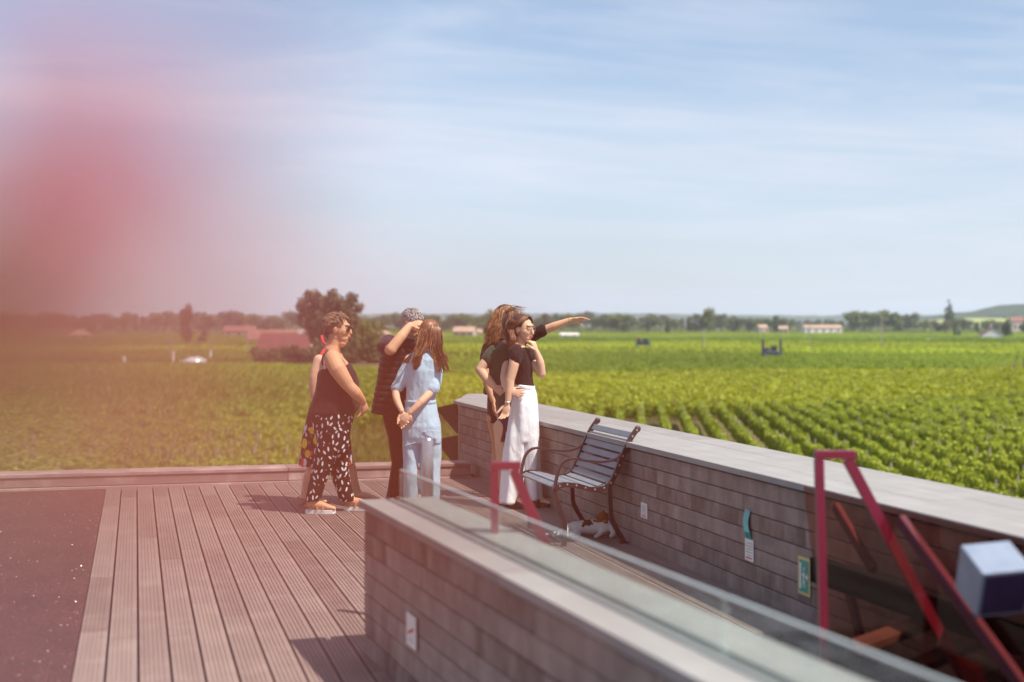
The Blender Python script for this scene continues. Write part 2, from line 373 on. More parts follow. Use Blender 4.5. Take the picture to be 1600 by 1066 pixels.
# ---------------- maroon frames
def bar(bm, p, q, wd, dp, ax):
    """rectangular bar from p to q; wd measured in frame plane, dp along ax"""
    p = Vector(p); q = Vector(q); d = (q - p).normalized(); s = d.cross(ax).normalized() * wd / 2; a = ax.normalized() * dp / 2
    A = [bm.verts.new(p + s * i + a * j) for i, j in ((-1, -1), (1, -1), (1, 1), (-1, 1))]; B = [bm.verts.new(q + s * i + a * j) for i, j in ((-1, -1), (1, -1), (1, 1), (-1, 1))]
    bm.faces.new(A[::-1]); bm.faces.new(B)
    for i in range(4): bm.faces.new((A[i], A[(i + 1) % 4], B[(i + 1) % 4], B[i]))
def steel_frame(loc, rz, h, wtop, run, label, zb=0.0, lean=0.0, bw=.032, dp=.045):
    e = empty('balustrade_support', loc, rz, label, 'steel frame', 'maroon steel balustrade frames by the stairwell'); ax = Vector((0, 1, 0))
    bm = bmesh.new(); bar(bm, (lean, 0, zb), (0, 0, h), bw, dp, ax); bobj('upright', bm, MARO, e)
    bm = bmesh.new(); bar(bm, (-bw / 2, 0, h + .019), (wtop + .03, 0, h + .019), .032, dp + .002, ax); bobj('top_rail', bm, MARO, e)
    bm = bmesh.new(); bar(bm, (wtop, 0, h + .0), (wtop + run, 0, zb), bw * 1.25, dp, ax); bobj('raking_strut', bm, MARO, e)
    return e
steel_frame((1.39, 5.52, 0), -TH, .975, .075, .42, 'blurred maroon steel frame rising behind the glass screen left of the bench')
steel_frame((2.64, 5.18, 0), -TH, 1.02, .115, .545, 'tall maroon steel frame in front of the parapet beside the green exit sign', lean=.03)
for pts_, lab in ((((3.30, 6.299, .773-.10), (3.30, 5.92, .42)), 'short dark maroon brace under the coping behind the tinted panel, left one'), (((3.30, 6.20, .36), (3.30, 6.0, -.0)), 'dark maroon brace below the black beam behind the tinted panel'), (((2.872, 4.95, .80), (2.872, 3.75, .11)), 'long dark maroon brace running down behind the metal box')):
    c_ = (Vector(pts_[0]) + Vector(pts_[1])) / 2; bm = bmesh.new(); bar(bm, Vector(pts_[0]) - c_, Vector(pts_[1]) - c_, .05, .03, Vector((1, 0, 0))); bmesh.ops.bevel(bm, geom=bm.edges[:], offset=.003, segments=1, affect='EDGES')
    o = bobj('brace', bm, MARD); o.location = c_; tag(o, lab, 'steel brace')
# tinted panel along the parapet, hand beam, stairwell
TG = MT('tinted_glass', .05); TG.N.remove(TG.b); t1 = TG.N.new('ShaderNodeBsdfTransparent'); t1.inputs[0].default_value = (.82, .58, .52, 1)
g1 = TG.N.new('ShaderNodeBsdfGlossy'); g1.inputs['Roughness'].default_value = .04; f1 = TG.N.new('ShaderNodeFresnel'); f1.inputs[0].default_value = 1.45; m_ = TG.N.new('ShaderNodeMixShader')
ge = TG.N.new('ShaderNodeNewGeometry'); TG.L.new(TG.math('MULTIPLY', TG.math('MULTIPLY', f1.outputs[0], .5), TG.math('SUBTRACT', 1.0, ge.outputs['Backfacing'])), m_.inputs[0]); TG.L.new(t1.outputs[0], m_.inputs[1]); TG.L.new(g1.outputs[0], m_.inputs[2]); TG.L.new(m_.outputs[0], TG.N['Material Output'].inputs[0])
bm = bmesh.new(); plate(bm, [(2.90, 5.84, .835), (2.90, 5.60, -.02), (2.90, 2.2, -.02), (2.90, 2.2, .835)], -.008); bmesh.ops.recalc_face_normals(bm, faces=bm.faces)
o = bobj('tinted_panel', bm, TG.m); tag(o, 'reddish tinted glass panel with slanting end fixed in front of the parapet boards', 'glass panel')
bm = bmesh.new(); bar(bm, (3.22, 6.35, .36), (3.14, 3.0, .43), .12, .06, Vector((1, 0, 0)))
o = bobj('beam', bm, BLK); tag(o, 'black steel beam running low along the parapet over the stairwell', 'beam')
stw = empty('stairwell', (2.65, 4.4, -.3)); stw['kind'] = 'structure'
bm = bmesh.new(); box(bm, 1.93, 1.96, 2.2, 6.62, -2.6, -.02); box(bm, 3.37, 3.39, 2.2, 6.62, -2.6, -.02); box(bm, 1.96, 3.37, 6.60, 6.62, -2.6, -.03); box(bm, 1.96, 3.37, 2.2, 6.6, -2.6, -2.58)
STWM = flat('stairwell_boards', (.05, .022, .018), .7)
bobj('well_lining', bm, STWM, stw).location = (-2.65, -4.4, .3)
BARS = [((2.914, 5.392, 0.203), (3.372, 5.373, 0.331)), ((3.101, 5.275, 0.121), (3.498, 5.015, 0.381)), ((3.217, 4.878, 0.158), (3.345, 4.599, 0.345))]
# stair treads in the well
STEP = wood('step_timber', (.16, .09, .07), (.22, .12, .09), (.28, .16, .12), (1, 1, 1))
for k in range(7):
    a = R(90 - 54.6); c = Vector((2.25 + k * .10, 5.95 - k * .42, -.22 - k * .17))
    bm = bmesh.new(); box(bm, -.75, .95, -.14, .14, -.02, .02, bev=.003)
    o = bobj('stair_tread', bm, STEP, stw); o.location = c - stw.location; o.rotation_euler = (0, 0, R(35.4))
bm = bmesh.new(); box(bm, -.14, .14, -.012, .012, -.16, .12); o = bobj('red_panel', bm, flat('red_lacquer', (.35, .012, .02), .35)); o.location = (3.20, 4.95, .12); o.rotation_euler = (R(-20), 0, R(80))
tag(o, 'small bright red panel partly hidden below the metal box', 'panel')
TIM = wood('shade_darkened_timber', (.055, .030, .022), (.085, .045, .032), (.11, .06, .045), (4, 4, 4))  # timber colour darkened to stand for shade, since sun reaches these beams
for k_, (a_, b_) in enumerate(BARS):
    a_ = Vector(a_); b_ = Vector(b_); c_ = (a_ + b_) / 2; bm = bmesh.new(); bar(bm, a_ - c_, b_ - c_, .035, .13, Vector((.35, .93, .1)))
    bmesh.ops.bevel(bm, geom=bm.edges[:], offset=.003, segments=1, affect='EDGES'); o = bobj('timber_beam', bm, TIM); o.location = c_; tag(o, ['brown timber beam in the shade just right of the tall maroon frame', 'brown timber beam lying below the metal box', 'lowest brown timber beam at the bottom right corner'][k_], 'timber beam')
# metal box lamp
lb = empty('metal_box', (2.785, 4.20, .705), R(6), 'pale blue grey metal cube tilted forward above the stairwell', 'metal box'); lb.rotation_euler = (R(24), R(-4), R(-8)); lb.scale = (.76, .76, .76)
bm = bmesh.new(); box(bm, -.115, .115, -.115, .115, -.115, .115, bev=.004); bobj('housing', bm, flat('pale_blue_enamel', (.26, .31, .40), .4, .2), lb)
bm = bmesh.new(); box(bm, -.10, .10, -.118, -.1152, -.10, .10); bobj('shaded_front', bm, flat('violet_shade', (.075, .045, .11), .4, .2), lb)  # violet sheet over the front paints the cube's shaded side
bm = bmesh.new(); loft(bm, [(0, .08, -.04), (.15, .22, -.22), (.45, .35, -.42)], .018, 10); bobj('bracket', bm, BLK, lb)

# signs on the boards
WHT = flat('sign_white', (.72, .72, .70), .4); GRY = flat('sign_print', (.35, .36, .38), .6); RDP = flat('sign_red', (.55, .07, .06), .6)
TEAL = flat('sign_green', (.02, .30, .24), .4); YEL = flat('sign_frame', (.62, .47, .20), .5)
def sign(name, loc, nx, wd, ht, label, kind):
    """nx: unit outward normal; plate in its own local frame: x along the wall, y outwards"""
    rz = math.atan2(nx.y, nx.x) - math.pi / 2
    e = empty(name, loc, rz, label, 'sign'); 
    me = boxmesh('plate', -wd / 2, wd / 2, 0, .005, -ht / 2, ht / 2, bev=.001)
    link('plate', me, YEL if kind == 'exit' else WHT, e)
    bm = bmesh.new()
    def pr(x0, x1, z0, z1): box(bm, x0, x1, .0052, .0058, z0, z1)
    if kind in ('text', 'warn'):
        if kind == 'text':
            for k in range(5): pr(-wd * .34, wd * (.34 if k % 2 else .22), ht * (.30 - k * .14), ht * (.345 - k * .14))
            bobj('print', bm, GRY, e); bm = bmesh.new(); pr(-wd * .34, wd * .34, ht * -.40, ht * -.33); bobj('red_print', bm, RDP, e)
        else:
            M = Matrix.Rotation(R(18), 4, 'Y'); box(bm, -wd * .30, wd * .30, .0052, .006, -ht * .05, ht * .05, M); bobj('red_print', bm, RDP, e)
            bm = bmesh.new(); pr(-wd * .3, wd * .3, -ht * .32, -ht * .29); pr(-wd * .3, wd * .1, -ht * .22, -ht * .19); bobj('print', bm, GRY, e)
    elif kind == 'exit':
        box(bm, -wd * .38, wd * .38, .0052, .0065, -ht * .42, ht * .42); bobj('green_panel', bm, TEAL, e); bm = bmesh.new()
        def p2(poly): 
            a = [bm.verts.new((x * wd, .0068, z * ht)) for x, z in poly]; b = [bm.verts.new((x * wd, .0074, z * ht)) for x, z in poly]; bm.faces.new(a); bm.faces.new(b[::-1])
            for i in range(len(a)): bm.faces.new((a[i], b[i], b[(i + 1) % len(a)], a[(i + 1) % len(a)]))
        # door, running figure, arrow (image right = local -x)
        p2([(.34, -.34), (.34, .34), (.20, .34), (.20, -.34)])
        p2([(.06, .10), (-.04, .12), (-.08, -.06), (.04, -.08)]); p2([(.02, .24), (-.05, .24), (-.05, .15), (.02, .15)])
        p2([(.04, -.07), (.10, -.28), (.06, -.29), (-.02, -.10)]); p2([(-.02, -.08), (-.12, -.16), (-.10, -.30), (-.07, -.30), (-.07, -.18), (.02, -.12)])
        p2([(.05, .10), (.15, .02), (.13, -.01), (.02, .06)]); p2([(-.03, .11), (-.14, .04), (-.12, .01), (-.04, .06)])
        p2([(-.16, .04), (-.16, -.04), (-.26, -.04), (-.26, -.12), (-.36, 0), (-.26, .12), (-.26, .04)])
        bobj('running_figure_and_arrow', bm, WHT, e)
    return e
WN = Vector((-1, 0, 0))
sign('wall_sign', (3.398, 9.259, .273), WN, .125, .105, 'small white sign with grey text on the boards just right of the bench leg', 'text')
sign('wall_sign', (3.398, 7.515, .267), WN, .115, .125, 'white text sign on the parapet just below the curled turquoise sticker', 'text')
sign('exit_sign', (3.398, 6.823, .235), WN, .14, .20, 'green emergency exit sign with arrow in a yellowish frame on the parapet', 'exit')
sign('wall_sign', (1.1015 + .0, 5.78, .29), Nn, .15, .135, 'white sign with red print on the near wall boards', 'warn')
bm = bmesh.new(); pr_ = []
for i in range(9):
    t = i / 8; pr_.append((.004 + .022 * math.sin(t * math.pi) ** 1.2 * .6, .085 - t * .17, .010 * math.sin(t * 5)))
A = [bm.verts.new((-.035 + q[2], q[0], q[1])) for q in pr_]; B = [bm.verts.new((.035 + q[2], q[0], q[1])) for q in pr_]
C_ = [bm.verts.new((-.035 + q[2], q[0] - .002, q[1])) for q in pr_]; D_ = [bm.verts.new((.035 + q[2], q[0] - .002, q[1])) for q in pr_]
for i in range(8):
    bm.faces.new((A[i], B[i], B[i + 1], A[i + 1])).material_index = 0 if i < 6 else 1
    bm.faces.new((C_[i], C_[i + 1], D_[i + 1], D_[i]))
for a_, b_ in ((A, C_), (B, D_)):
    for i in range(8): bm.faces.new((a_[i], a_[i + 1], b_[i + 1], b_[i]))
o = bobj('curled_sticker', bm, [flat('turquoise_print', (.25, .62, .60), .4), TEAL], None, True); o.location = (3.398, 7.534, .411); o.rotation_euler = (0, 0, R(90))
tag(o, 'narrow curled turquoise sticker peeling off the parapet boards', 'sticker')

# ------------------------------------------------------------------ bench
BRZ = flat('bronze_cast_iron', (.085, .045, .045), .42, .55, .15, 20); SLT = flat('blue_grey_slat', (.20, .225, .26), .55, 0, .10, 6); RIV = flat('rivet', (.55, .40, .32), .3, .8)
Y1, Y2 = 9.56, 10.47
KS = .9617
def bz(p): return Vector((p[0] * KS * .985 + .045, 0, 1.56 - (1.56 - p[1]) * KS))
top = [bz(p) for p in [(3.600, .785), (3.585, .770), (3.545, .715), (3.503, .635), (3.474, .571), (3.445, .504), (3.415, .440), (3.375, .378), (3.316, .350), (3.24, .347), (3.169, .365), (3.098, .382), (3.028, .388), (2.975, .372), (2.940, .335)]]
arm = [bz(p) for p in [(3.470, .600), (3.426, .568), (3.331, .548), (3.188, .560), (3.103, .576), (3.037, .566), (2.99, .520), (2.967, .449), (2.950, .360)]]
legf = [bz((2.948, .345)), bz((2.962, .27)), bz((3.000, .17)), bz((3.028, .09))]; legf.append(Vector((legf[-1].x - .005, 0, .0)))
legr = [bz((3.375, .385)), bz((3.38, .30)), bz((3.385, .20)), bz((3.40, .11))]; legr.append(Vector((3.355, 0, .012)))
bx0 = 3.1
bench = empty('garden_bench', (bx0, (Y1 + Y2) / 2, 0), 0, 'curved metal garden bench with blue grey slats and bronze scroll arms against the parapet', 'bench')
def strap(bm, path, y, wd, th):
    """flat strap: wide in y, thin across"""
    P = smooth_path(path, 4); n = len(P)
    rows = []
    for i, p in enumerate(P):
        d = (P[min(i + 1, n - 1)] - P[max(i - 1, 0)]).normalized(); nn = Vector((-d.z, 0, d.x)) * th / 2
        rows.append([bm.verts.new((q.x - bx0, y + s * wd / 2 - (Y1 + Y2) / 2, q.z)) for q, s in ((p + nn, -1), (p + nn, 1), (p - nn, 1), (p - nn, -1))])
    for i in range(n - 1):
        for k in range(4): bm.faces.new((rows[i][k], rows[i][(k + 1) % 4], rows[i + 1][(k + 1) % 4], rows[i + 1][k]))
    bm.faces.new(rows[0][::-1]); bm.faces.new(rows[-1]); bmesh.ops.recalc_face_normals(bm, faces=bm.faces)
for y in (Y1, Y2):
    sgn = -1 if y == Y1 else 1
    bm = bmesh.new(); strap(bm, top, y, .022, .034); ellip(bm, (top[0].x - bx0, y - (Y1 + Y2) / 2, top[0].z), (.024, .014, .024)); fo = bobj('side_frame', bm, BRZ, bench)
    bm = bmesh.new(); P = smooth_path(top, 4)
    for i in range(3, len(P) - 2, 4):
        ellip(bm, (P[i].x - bx0, y + sgn * .012 - (Y1 + Y2) / 2, P[i].z), (.0085, .004, .0085), seg=8, rings=5)
    bobj('rivets', bm, RIV, fo)['kind'] = 'stuff'
    bm = bmesh.new(); strap(bm, arm, y, .034, .016); bobj('armrest', bm, BRZ, bench)
    bm = bmesh.new(); strap(bm, legf, y, .026, .030); bobj('leg', bm, BRZ, bench)
    bm = bmesh.new(); strap(bm, legr, y, .026, .032); box(bm, legr[-1].x - bx0 - .03, legr[-1].x - bx0 + .03, y - .02 - (Y1 + Y2) / 2, y + .02 - (Y1 + Y2) / 2, 0, .014); bobj('leg', bm, BRZ, bench)
P = smooth_path(top, 12); seg = [0]
for i in range(len(P) - 1): seg.append(seg[-1] + (P[i + 1] - P[i]).length)
def at_len(s):
    i = max(j for j in range(len(seg)) if seg[j] <= s); i = min(i, len(P) - 2); t = (s - seg[i]) / max(1e-6, seg[i + 1] - seg[i]); return P[i].lerp(P[i + 1], t), (P[i + 1] - P[i]).normalized()
total = seg[-1]; ns = 14; hw = .0
for k in range(ns):
    s = .030 + (total - .05) * (k + .5) / ns; p, d = at_len(s); wdt = (total - .05) / ns * .76
    nn = Vector((-d.z, 0, d.x)); nn = nn if nn.z > 0 or nn.x < 0 else -nn
    bm = bmesh.new(); box(bm, -wdt / 2, wdt / 2, -(Y2 - Y1) / 2 + .013, (Y2 - Y1) / 2 - .013, -.007, .007, bev=.003)
    o = bobj('slat', bm, SLT, bench); o.location = (p.x - bx0, 0, p.z); o.rotation_euler = (0, -math.atan2(d.z, d.x), 0)
bm = bmesh.new(); loft(bm, [(0, Y1 - (Y1 + Y2) / 2, 0), (0, Y2 - (Y1 + Y2) / 2, 0)], .009, 8); o = bobj('cross_bar', bm, BRZ, bench); q = legr[0]; o.location = (q.x - bx0, 0, q.z - .03)

# ------------------------------------------------------------------ remeshing helper for bodies
DG = None
def remesh(name, bm, vox, mat, parent=None, smooth=3, disp=None, vcol=None):
    me = bpy.data.meshes.new(name + '_raw'); bmesh.ops.recalc_face_normals(bm, faces=bm.faces); bm.to_mesh(me); bm.free()
    o = bpy.data.objects.new(name + '_raw', me); COL.objects.link(o)
    m = o.modifiers.new('r', 'REMESH'); m.mode = 'VOXEL'; m.voxel_size = vox
    if smooth: m = o.modifiers.new('s', 'SMOOTH'); m.factor = .5; m.iterations = smooth
    dg = bpy.context.evaluated_depsgraph_get(); dg.update(); out = bpy.data.meshes.new_from_object(o.evaluated_get(dg)); out.name = name
    bpy.data.objects.remove(o); bpy.data.meshes.remove(me)
    if disp:
        n = len(out.vertices); co = np.empty(n * 3); out.vertices.foreach_get('co', co); co = co.reshape(-1, 3)
        no = np.empty(n * 3); out.vertex_normals.foreach_get('vector', no); no = no.reshape(-1, 3)
        d = np.array([disp(c, m_) for c, m_ in zip(co, no)]); co += no * d[:, None]; out.vertices.foreach_set('co', co.ravel()); out.update()
    out.materials.clear(); out.shade_smooth()
    return link(name, out, mat, parent)

# ------------------------------------------------------------------ cat (calico, lying on its side, head up to the left)
FUR = MT('calico_fur', .9, 0, .2); v = FUR.vec(); pn = FUR.noise(FUR.vec((1, 1, 1)), 11, 1)
cat_o = empty('cat', onz(926, 839), R(-14.8), 'white cat with ginger and dark patches lying under the bench', 'cat')
FUR_x = FUR.N.new('ShaderNodeSeparateXYZ'); FUR.L.new(FUR.tc.outputs['Object'], FUR_x.inputs[0])
wob = FUR.math('MULTIPLY_ADD', FUR.noise(FUR.vec(), 28, 2), .06, -.03)
hd = FUR.math('GREATER_THAN', FUR.math('ADD', FUR_x.outputs['Z'], wob), .112)
hx = FUR.math('LESS_THAN', FUR.math('ABSOLUTE', FUR.math('SUBTRACT', FUR_x.outputs['X'], .062)), .060)
gx = FUR.math('MULTIPLY', FUR.math('MULTIPLY', hd, hx), FUR.math('GREATER_THAN', pn, .36))
pt = FUR.math('MULTIPLY', FUR.math('LESS_THAN', FUR.math('ABSOLUTE', FUR.math('ADD', FUR.math('SUBTRACT', FUR_x.outputs['X'], -.03), wob)), .024), FUR.math('GREATER_THAN', FUR.math('ADD', FUR_x.outputs['Z'], wob), .085))
c = FUR.mix(pt, (.62, .58, .55), (.07, .035, .02)); c = FUR.mix(gx, c, (.22, .085, .03))
FUR.col(c).bump(FUR.noise(FUR.vec((60, 60, 60)), 6, 3), .003, .5)
bm = bmesh.new()
loft(bm, [(-.155, .03, .045), (-.10, .03, .060), (-.03, .03, .066), (.04, .02, .070), (.085, .005, .088), (.10, 0, .10)], [(.045, .035), (.060, .050), (.058, .055), (.058, .062), (.055, .060), (.03, .03)], 16, (0, 1, 0))
loft(bm, [(.075, .0, .08), (.068, -.01, .115), (.060, -.015, .138)], [.055, .044, .034], 14)      # neck
ellip(bm, (.058, -.018, .150), (.040, .038, .036)); ellip(bm, (.026, -.026, .140), (.018, .017, .013))
for sy in (-.024, .022): loft(bm, [(.062, sy - .018, .175), (.062, sy * 1.15 - .018, .196), (.060, sy * 1.2 - .018, .206)], [(.014, .008), (.008, .005), .002], 8)
loft(bm, [(.105, -.03, .085), (.115, -.05, .055), (.112, -.065, .025), (.095, -.085, .015)], [.026, .018, .015, .013], 10)   # front leg
loft(bm, [(.075, -.03, .06), (.045, -.055, .042), (.030, -.065, .022), (.010, -.085, .015)], [.024, .017, .014, .013], 10)
loft(bm, [(-.12, .0, .045), (-.16, -.03, .034), (-.20, -.04, .022), (-.235, -.045, .016)], [.036, .026, .015, .012], 10)      # hind legs
loft(bm, [(-.10, .02, .035), (-.09, -.045, .030), (-.13, -.065, .022), (-.165, -.070, .016)], [.035, .024, .015, .012], 10)
loft(bm, smooth_path([(-.16, .05, .04), (-.21, .04, .022), (-.25, .01, .016), (-.285, .0, .015), (-.31, -.02, .015)]), .013, 8)
remesh('body', bm, .006, FUR.m, cat_o, 3)
cat_o.scale = (1.28, 1.15, 1.0)
for sy in (-.036, -.006): bm = bmesh.new(); ellip(bm, (.024, sy - .004, .156), (.006, .005, .006), seg=8, rings=6); bobj('eye', bm, flat('cat_eye', (.15, .16, .03), .1), cat_o, True)
# ================================================================== LANDSCAPE
SOIL = MT('soil', .95, 0, .1); v = SOIL.vec()
SOIL.col(SOIL.mix(SOIL.ramp(SOIL.noise(v, .02, 5, .6), [(.42, (0, 0, 0)), (.58, (1, 1, 1))]), (.16, .12, .055), (.085, .105, .03))).bump(SOIL.noise(v, .8, 4), .1, .5)
bm = bmesh.new(); vs = [bm.verts.new(uv(a, b, -4.7)) for a, b in ((-5000, -900), (5000, -900), (4500, 5900), (-4500, 5900))]; bm.faces.new(vs)
g = bobj('ground', bm, SOIL.m); g['kind'] = 'structure'
if g.data.polygons[0].normal.z < 0: g.data.flip_normals()
# leaves
def leafmat(name, c0, c1, trans=.45, inst=True):
    m = MT(name, .55, 0, .3); N_ = m.N; a = m.attr('tone').outputs['Fac']
    col = m.ramp(a, [(0, c0), (1, c1)])
    if inst:
        t = m.attr('tint', 'INSTANCER').outputs['Color']; col = m.mix(1.0, col, t, 'MULTIPLY')
    m.col(col); tl = N_.new('ShaderNodeBsdfTranslucent'); m.L.new(m.mix(1.0, col, (1.3, 1.25, .5), 'MULTIPLY'), tl.inputs[0])
    ms = N_.new('ShaderNodeMixShader'); ms.inputs[0].default_value = trans
    m.L.new(m.b.outputs[0], ms.inputs[1]); m.L.new(tl.outputs[0], ms.inputs[2]); m.L.new(ms.outputs[0], N_['Material Output'].inputs[0]); return m.m
VINE_I = leafmat('vine_leaf_rows', (.23, .28, .030), (.50, .53, .08), .40)
VINE_S = leafmat('vine_leaf', (.23, .28, .030), (.50, .53, .08), .40, False)
BARK = flat('bark', (.10, .07, .05), .9); STAKE = flat('stake_wood', (.38, .30, .27), .85)
def leaves_mesh(name, pts, size, mat, jit=.5, up=.35):
    """small leaf faces (a folded pair of triangles) at pts; tone attribute per face"""
    V = []; F = []; T = []
    for (x, y, z, s) in pts:
        s *= size; n = Vector((random.gauss(0, 1), random.gauss(0, 1), random.gauss(up, 1))).normalized(); a, b = frame_axes(n, Vector((rnd() - .5, rnd() - .5, rnd() - .5)))
        c = Vector((x, y, z)); i = len(V); V += [c - a * s, c + b * s * .8 + n * s * .15, c + a * s, c - b * s * .8 + n * s * .15]
        F += [(i, i + 1, i + 2), (i, i + 2, i + 3)]; t = min(1, max(0, random.gauss(.5, .25))); T += [t, t]
    me = bpy.data.meshes.new(name); me.from_pydata(V, [], F); at = me.attributes.new('tone', 'FLOAT', 'FACE'); at.data.foreach_set('value', T)
    me.materials.append(mat); return me
def vine_pts(n, Lx, w_=.15, z0=.35, z1=1.22):
    P = []
    lob = [(random.uniform(-Lx / 2, Lx / 2), random.uniform(.7, 1.25)) for _ in range(max(2, int(Lx / .4)))]
    for _ in range(n):
        x = random.uniform(-Lx / 2, Lx / 2); t = rnd(); z = z0 + (z1 - z0) * t ** .8
        h = sum(k * math.exp(-((x - c) / .25) ** 2) for c, k in lob); ww = w_ * (.55 + .45 * math.sin(math.pi * min(1, t * 1.05))) * (.65 + .35 * min(1.4, h)); zz_ = z * (.90 + .12 * min(1.4, h))
        s = 1 if rnd() < .5 else -1; y = s * ww * math.sqrt(rnd()) ; P.append((x, y, zz_, random.uniform(.6, 1.2)))
    return P
def bare_stem(bm, h=.5):
    loft(bm, [(0, 0, -.02), (.02, .01, h * .5), (-.01, 0, h)], [.03, .024, .02], 5)
# -- prototypes for the instanced rows (kept out of the scene collection; used by the row fields)
def proto_coll(name, meshes):
    c = bpy.data.collections.new(name)
    for m in meshes: c.objects.link(bpy.data.objects.new(name + '_piece', m))
    return c
random.seed(21)
near_m = [leaves_mesh('vine_piece', vine_pts(330, 1.15), .085, VINE_I) for _ in range(4)]
mid_m = [leaves_mesh('vine_row_piece', vine_pts(420, 4.2, .24), .15, VINE_I) for _ in range(4)]
far_m = [leaves_mesh('vine_row_far', vine_pts(360, 12.5, .42), .30, VINE_I) for _ in range(3)]
PC = {'near': proto_coll('vines_near', near_m), 'mid': proto_coll('vines_mid', mid_m), 'far': proto_coll('vines_far', far_m)}
def instancer(name, coll, P, rz, sc, tint, label, cat='vines'):
    me = bpy.data.meshes.new(name); me.from_pydata(P, [], [])
    a = me.attributes.new('rz', 'FLOAT', 'POINT'); a.data.foreach_set('value', rz)
    a = me.attributes.new('sc', 'FLOAT', 'POINT'); a.data.foreach_set('value', sc)
    a = me.attributes.new('tint', 'FLOAT_COLOR', 'POINT'); a.data.foreach_set('color', [x for t in tint for x in (*t, 1)])
    o = link(name, me, VINE_I); o['kind'] = 'stuff'; tag(o, label, cat)
    ng = bpy.data.node_groups.new(name, 'GeometryNodeTree'); ng.interface.new_socket('Geometry', in_out='INPUT', socket_type='NodeSocketGeometry'); ng.interface.new_socket('Geometry', in_out='OUTPUT', socket_type='NodeSocketGeometry')
    n = ng.nodes; l = ng.links; gi = n.new('NodeGroupInput'); go = n.new('NodeGroupOutput'); ci = n.new('GeometryNodeCollectionInfo'); ci.inputs['Collection'].default_value = coll
    ci.inputs['Separate Children'].default_value = True; ci.inputs['Reset Children'].default_value = True
    ip = n.new('GeometryNodeInstanceOnPoints'); ip.inputs['Pick Instance'].default_value = True
    def na(nm):
        q = n.new('GeometryNodeInputNamedAttribute'); q.data_type = 'FLOAT'; q.inputs['Name'].default_value = nm; return q.outputs['Attribute']
    cb = n.new('ShaderNodeCombineXYZ'); l.new(na('rz'), cb.inputs[2]); er = n.new('FunctionNodeEulerToRotation'); l.new(cb.outputs[0], er.inputs[0])
    l.new(gi.outputs[0], ip.inputs['Points']); l.new(ci.outputs[0], ip.inputs['Instance']); l.new(er.outputs[0], ip.inputs['Rotation'])
    l.new(na('sc'), ip.inputs['Scale']); l.new(ip.outputs[0], go.inputs[0])
    md = o.modifiers.new('rows', 'NODES'); md.node_group = ng; return o
def rows_in(poly, heading, spacing, step, jit=.11, gap=.035):
    """points on parallel rows inside a convex camera-aligned polygon (u right, v ahead); heading in degrees right of ahead"""
    h = R(heading); d = Vector((math.sin(h), math.cos(h))); n = Vector((d.y, -d.x)); P = []
    ns = [Vector(p).dot(n) for p in poly]; k = math.ceil(min(ns) / spacing)
    while k * spacing < max(ns):
        off = k * spacing; ts = []
        for i in range(len(poly)):
            a = Vector(poly[i]); b = Vector(poly[(i + 1) % len(poly)]); da = a.dot(n) - off; db = b.dot(n) - off
            if da * db < 0: q = a.lerp(b, da / (da - db)); ts.append(q.dot(d))
        if len(ts) >= 2:
            t = min(ts) + rnd() * .3 * step
            while t < max(ts):
                if rnd() > gap:
                    q = n * off + d * t; P.append((q.x + random.gauss(0, jit * .3), q.y + random.gauss(0, jit * .3)))
                t += step
        k += 1
    return P, math.pi / 2 - h - TH     # world z rotation that lays local x along the row
def vv(y): return 5.0 * FPX / (y - 507)
def pix(x, y): v_ = vv(y); return ((x - 800) / FPX * v_, v_)
GREEN = (1, 1, 1)
parcels = [
    # name poly(pixel corners at canopy height) heading spacing step kind tint
    ('A', [(600, 1000), (1900, 900), (1750, 606), (1400, 622), (1000, 633), (850, 640)], 5.2, 1.22, 1.0, 'near', (.95, .97, .9)),
    ('B', [(560, 630), (800, 633), (1000, 630), (1400, 618), (1750, 602), (1750, 575), (1150, 576), (690, 586), (640, 600)], -62, 1.15, 4.0, 'mid', (1.05, 1.0, .9)),
    ('C', [(690, 583), (1150, 573), (1750, 571), (1750, 553), (1300, 551), (900, 549), (700, 556)], 20, 1.3, 4.0, 'mid', (.72, .82, .8)),
    ('D', [(690, 548), (1100, 547), (1750, 550), (1750, 537), (1100, 533.5), (690, 537)], -30, 2.0, 12, 'far', (1.0, 1.05, .9)),
    ('E', [(600, 535.5), (1100, 532), (1750, 535), (1750, 528), (1100, 527), (600, 528)], 50, 2.6, 12, 'far', (.62, .78, .8)),
    ('F', [(560, 526.7), (1100, 525.7), (1800, 526.5), (1800, 521), (1100, 520.5), (560, 521)], -50, 3.2, 12, 'far', (.9, 1.0, .9)),
    ('G', [(500, 520), (1100, 519.6), (1800, 520), (1800, 515.8), (1100, 515.6), (500, 516)], 10, 4.0, 12, 'far', (.55, .70, .75)),
    ('LA', [(-300, 800), (490, 780), (540, 700), (520, 652), (300, 646), (-300, 650)], 84, 1.08, 1.02, 'near', (.95, .98, .95)),
    ('LB', [(-300, 646), (300, 642), (560, 646), (600, 620), (660, 584), (560, 572), (400, 567), (100, 565), (-300, 566)], 70, 1.15, 4.0, 'mid', (.78, .86, .85)),
    ('LC', [(-300, 558), (240, 558), (385, 558), (385, 550), (100, 550), (-300, 550)], 30, 1.5, 4.2, 'mid', (.70, .78, .8)),
    ('LD', [(-300, 549), (100, 549), (400, 549), (440, 541), (100, 540), (-300, 541)], -30, 2.0, 12, 'far', (.95, 1.0, .8)),
    ('LE', [(-300, 539), (500, 539), (500, 528), (-300, 528)], 30, 2.6, 12, 'far', (.7, .78, .8)),
    ('LF', [(-300, 527), (560, 527), (560, 520), (-300, 521)], -20, 3.2, 12, 'far', (.62, .72, .7)),
]
singles = []
random.seed(5)
